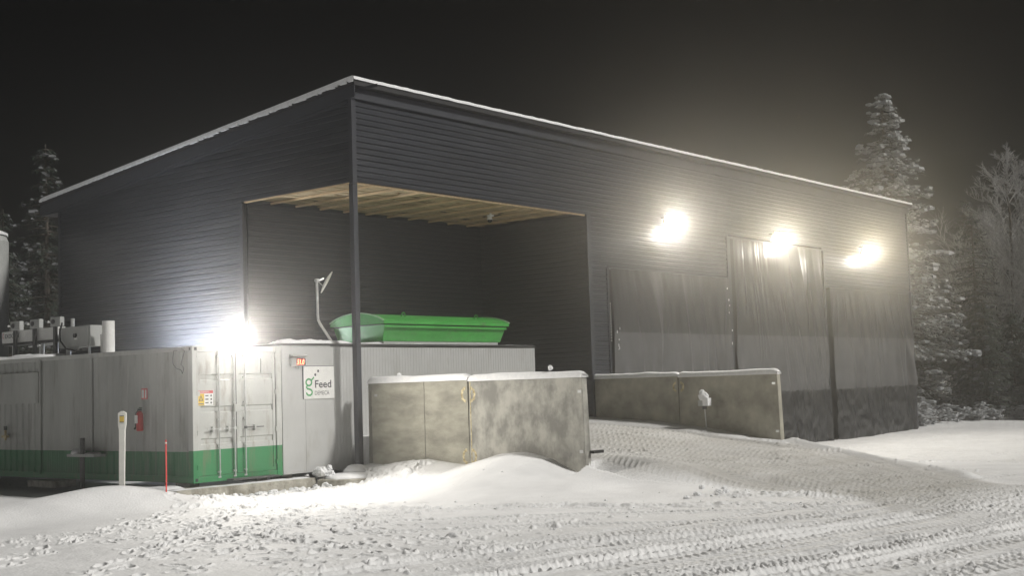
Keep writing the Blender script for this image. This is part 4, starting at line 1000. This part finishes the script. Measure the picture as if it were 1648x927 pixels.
def tri(h, rad, seed, sm='tsnow', nm='needle', **k):
    a, b, c = spruce_mesh(h, rad, seed, **k); return [mesh_of(a, 'trunk', 'bark'), mesh_of(b, 'needles', nm), mesh_of(c, 'branch_snow', sm)]
SPN = ['trunk', 'crown', 'branch_snow']
s_big = tri(17.4, 4.7, 5, snow=.16, dens=1.5, clump=1.6, nm='needle_f')
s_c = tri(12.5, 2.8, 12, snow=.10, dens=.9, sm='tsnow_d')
s_a = tri(12, 2.6, 6, snow=.22, dens=.9)
s_b = tri(13, 3.0, 7, snow=.14, dens=.9, droop=.5)
mk_tree(s_big, SPN, (43.7, 5.3, -.3), .5, 1.0, 'tall snow-laden spruce rising behind the right end of the hall')
fg = 'snowy forest trees beyond the yard'
spots = [(46.5, 9.6, s_a, 1.0, 'spruce close behind the tall one, half hidden by the roof edge'), (50, -1.2, s_b, .80, 'dim spruce between the tall one and the frosted birches'), (55, -4.2, s_a, .62, 'low spruce at the right edge under the birches'),
         (57, 6, s_c, 1.05, 'hazy spruce far behind the right end of the hall'), (62, 1.5, s_c, 1.1, 'farthest dim spruce at the right'), (44.5, 15.0, s_a, 1.27, 'spruce whose tip just shows above the long roof'),
         (49.5, 3.0, s_c, .9, 'dark spruce directly right of the tall one'), (53, -7.5, s_c, .9, 'spruce outside the right edge of the yard'),
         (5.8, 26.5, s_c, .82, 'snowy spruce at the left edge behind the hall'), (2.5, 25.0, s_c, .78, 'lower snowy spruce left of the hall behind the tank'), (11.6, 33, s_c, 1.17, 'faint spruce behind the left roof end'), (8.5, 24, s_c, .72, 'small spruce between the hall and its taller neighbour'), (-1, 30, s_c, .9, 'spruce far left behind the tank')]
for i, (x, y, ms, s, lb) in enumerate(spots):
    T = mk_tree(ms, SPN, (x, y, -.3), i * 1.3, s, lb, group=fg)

s_y = tri(5.5, 1.7, 31, snow=.08, dens=1.1, sm='tsnow_d', droop=.2)
rnd = random.Random(8)
for k in range(22):
    x = 44.5 + rnd.uniform(0, 9) ; y = -9 + k * .85 + rnd.uniform(-.3, .3)
    mk_tree(s_y, SPN, (x, y, -.3), rnd.uniform(0, 6), rnd.uniform(.6, 1.15), 'young dark spruce in the undergrowth behind the snowy bushes', group='young spruces in the undergrowth')

def birch_mesh(h, seed, spread=.33, nb=46):
    rnd = random.Random(seed); tw = MB(); tr_ = MB()
    tr_.tube([(0, 0, -.4), (.2, .1, h * .4), (.1, .3, h * .75), (.3, .2, h)], [.16, .11, .06, .01], 8)
    def grow(p, d, L, r, lev):
        q = p + d * L; m_ = p + d * L * .5 + Vector((rnd.uniform(-.1, .1), rnd.uniform(-.1, .1), rnd.uniform(-.02, .1))) * L
        tw.tube([p, m_, q], [r, r * .7, r * .4], 3, False)
        if lev == 0: return
        for k in range(5 if lev > 1 else 6):
            t = rnd.uniform(.25, 1); pp = p + (q - p) * t
            nd_ = (d + Vector((rnd.uniform(-.8, .8), rnd.uniform(-.8, .8), rnd.uniform(-.35, .7)))).normalized()
            grow(pp, nd_, L * rnd.uniform(.38, .62), r * .62, lev - 1)
    for k in range(nb):
        t = .22 + .76 * k / nb; z = h * t; a = rnd.uniform(0, 6.283); L = h * spread * (1.1 - t) * rnd.uniform(.6, 1.1) + .5
        grow(Vector((.1, .15, z)), Vector((math.cos(a), math.sin(a), rnd.uniform(.5, 1.1))).normalized(), L, .03, 3)
    return [mesh_of(tr_, 'trunk', 'bark'), mesh_of(tw, 'crown', 'frost')]
bi = birch_mesh(14, 3)
for i, (x, y, s, lb) in enumerate([(52.5, -.6, 1.06, 'frosted bare birch at the right edge of the frame'), (55, 2.6, 1.08, 'frosted bare birch left of its neighbour at the right edge'), (58, -3.0, 1.15, 'farther frosted birch at the extreme right'), (60, 5.5, .9, 'pale frosted birch standing back among the spruces')]):
    mk_tree(bi, ['trunk', 'crown'], (x, y, -.4), i * 1.9, s, lb, group='frosted birches at the right', name='birch_tree')
def bush_mesh(seed):
    rnd = random.Random(seed); tw = MB(); sn = MB()
    for k in range(34):
        a = rnd.uniform(0, 6.283); L = rnd.uniform(.7, 1.7); el = rnd.uniform(.25, 1.1)
        d = Vector((math.cos(a) * math.cos(el), math.sin(a) * math.cos(el), math.sin(el)))
        p = Vector((rnd.uniform(-.5, .5), rnd.uniform(-.5, .5), 0)); pts = [p, p + d * L * .5, p + d * L + Vector((0, 0, -.25 * L))]
        tw.tube(pts, [.02, .015, .006], 4, False)
        for q in range(10):
            t = rnd.uniform(.3, 1); c = pts[0].lerp(pts[1], t * 2) if t < .5 else pts[1].lerp(pts[2], t * 2 - 1)
            sn.blob(tuple(c + Vector((rnd.uniform(-.12, .12), rnd.uniform(-.12, .12), rnd.uniform(-.05, .05)))), (rnd.uniform(.06, .18), rnd.uniform(.06, .18), rnd.uniform(.03, .08)), rnd.randint(0, 9999), -1, .4)
            e = c + Vector((rnd.uniform(-.3, .3), rnd.uniform(-.3, .3), rnd.uniform(-.2, .25))); tw.tube([c, e], [.008, .004], 3, False)
    return [mesh_of(tw, 'twigs', 'bark'), mesh_of(sn, 'branch_snow', 'tsnow')]
bu = [bush_mesh(1), bush_mesh(2)]
for i, (x, y, s, lb) in enumerate([(34.4, 1.2, 1.15, 'snow-bent bush tight against the right end of the hall'), (36.4, .9, .85, 'low snow-bent bush second from the hall'), (38.2, 1.4, 1.0, 'snowy bush in the middle of the row at the right'), (40.2, .5, .9, 'arching snowy bush right of the middle of the row'), (41.9, -.2, .75, 'small snowy bush toward the right edge'), (43.6, -1.6, .9, 'snowy bush farthest right in the row'), (39.4, 3.6, 1.3, 'taller snowy bush standing behind the row')]):
    mk_tree(bu[i % 2], ['twigs', 'branch_snow'], (x, y, gz(x, y) - .05), i * 2.1, s, lb, 'bush', 'snow-bent bushes at the right', 'snowy_bush')

# ------------------------------------------------------------------ haze
hz = bx(-45, 90, -50, 70, -4.0, 21.5).build('haze', 'black')
hm = bpy.data.materials.new('haze'); hm.use_nodes = True; hn = hm.node_tree.nodes; hn.clear()
ho = hn.new('ShaderNodeOutputMaterial'); pv = hn.new('ShaderNodeVolumePrincipled')
pv.inputs['Color'].default_value = (.93, .93, .93, 1); pv.inputs['Density'].default_value = HAZE; pv.inputs['Anisotropy'].default_value = ANISO
hm.node_tree.links.new(pv.outputs[0], ho.inputs['Volume'])
hz.data.materials.clear(); hz.data.materials.append(hm); hz['kind'] = 'stuff'; hz['label'] = 'thin freezing mist glowing around the floodlights'; hz['category'] = 'haze'

for o in list(bpy.data.objects):
    if '_o' in o: del o['_o']
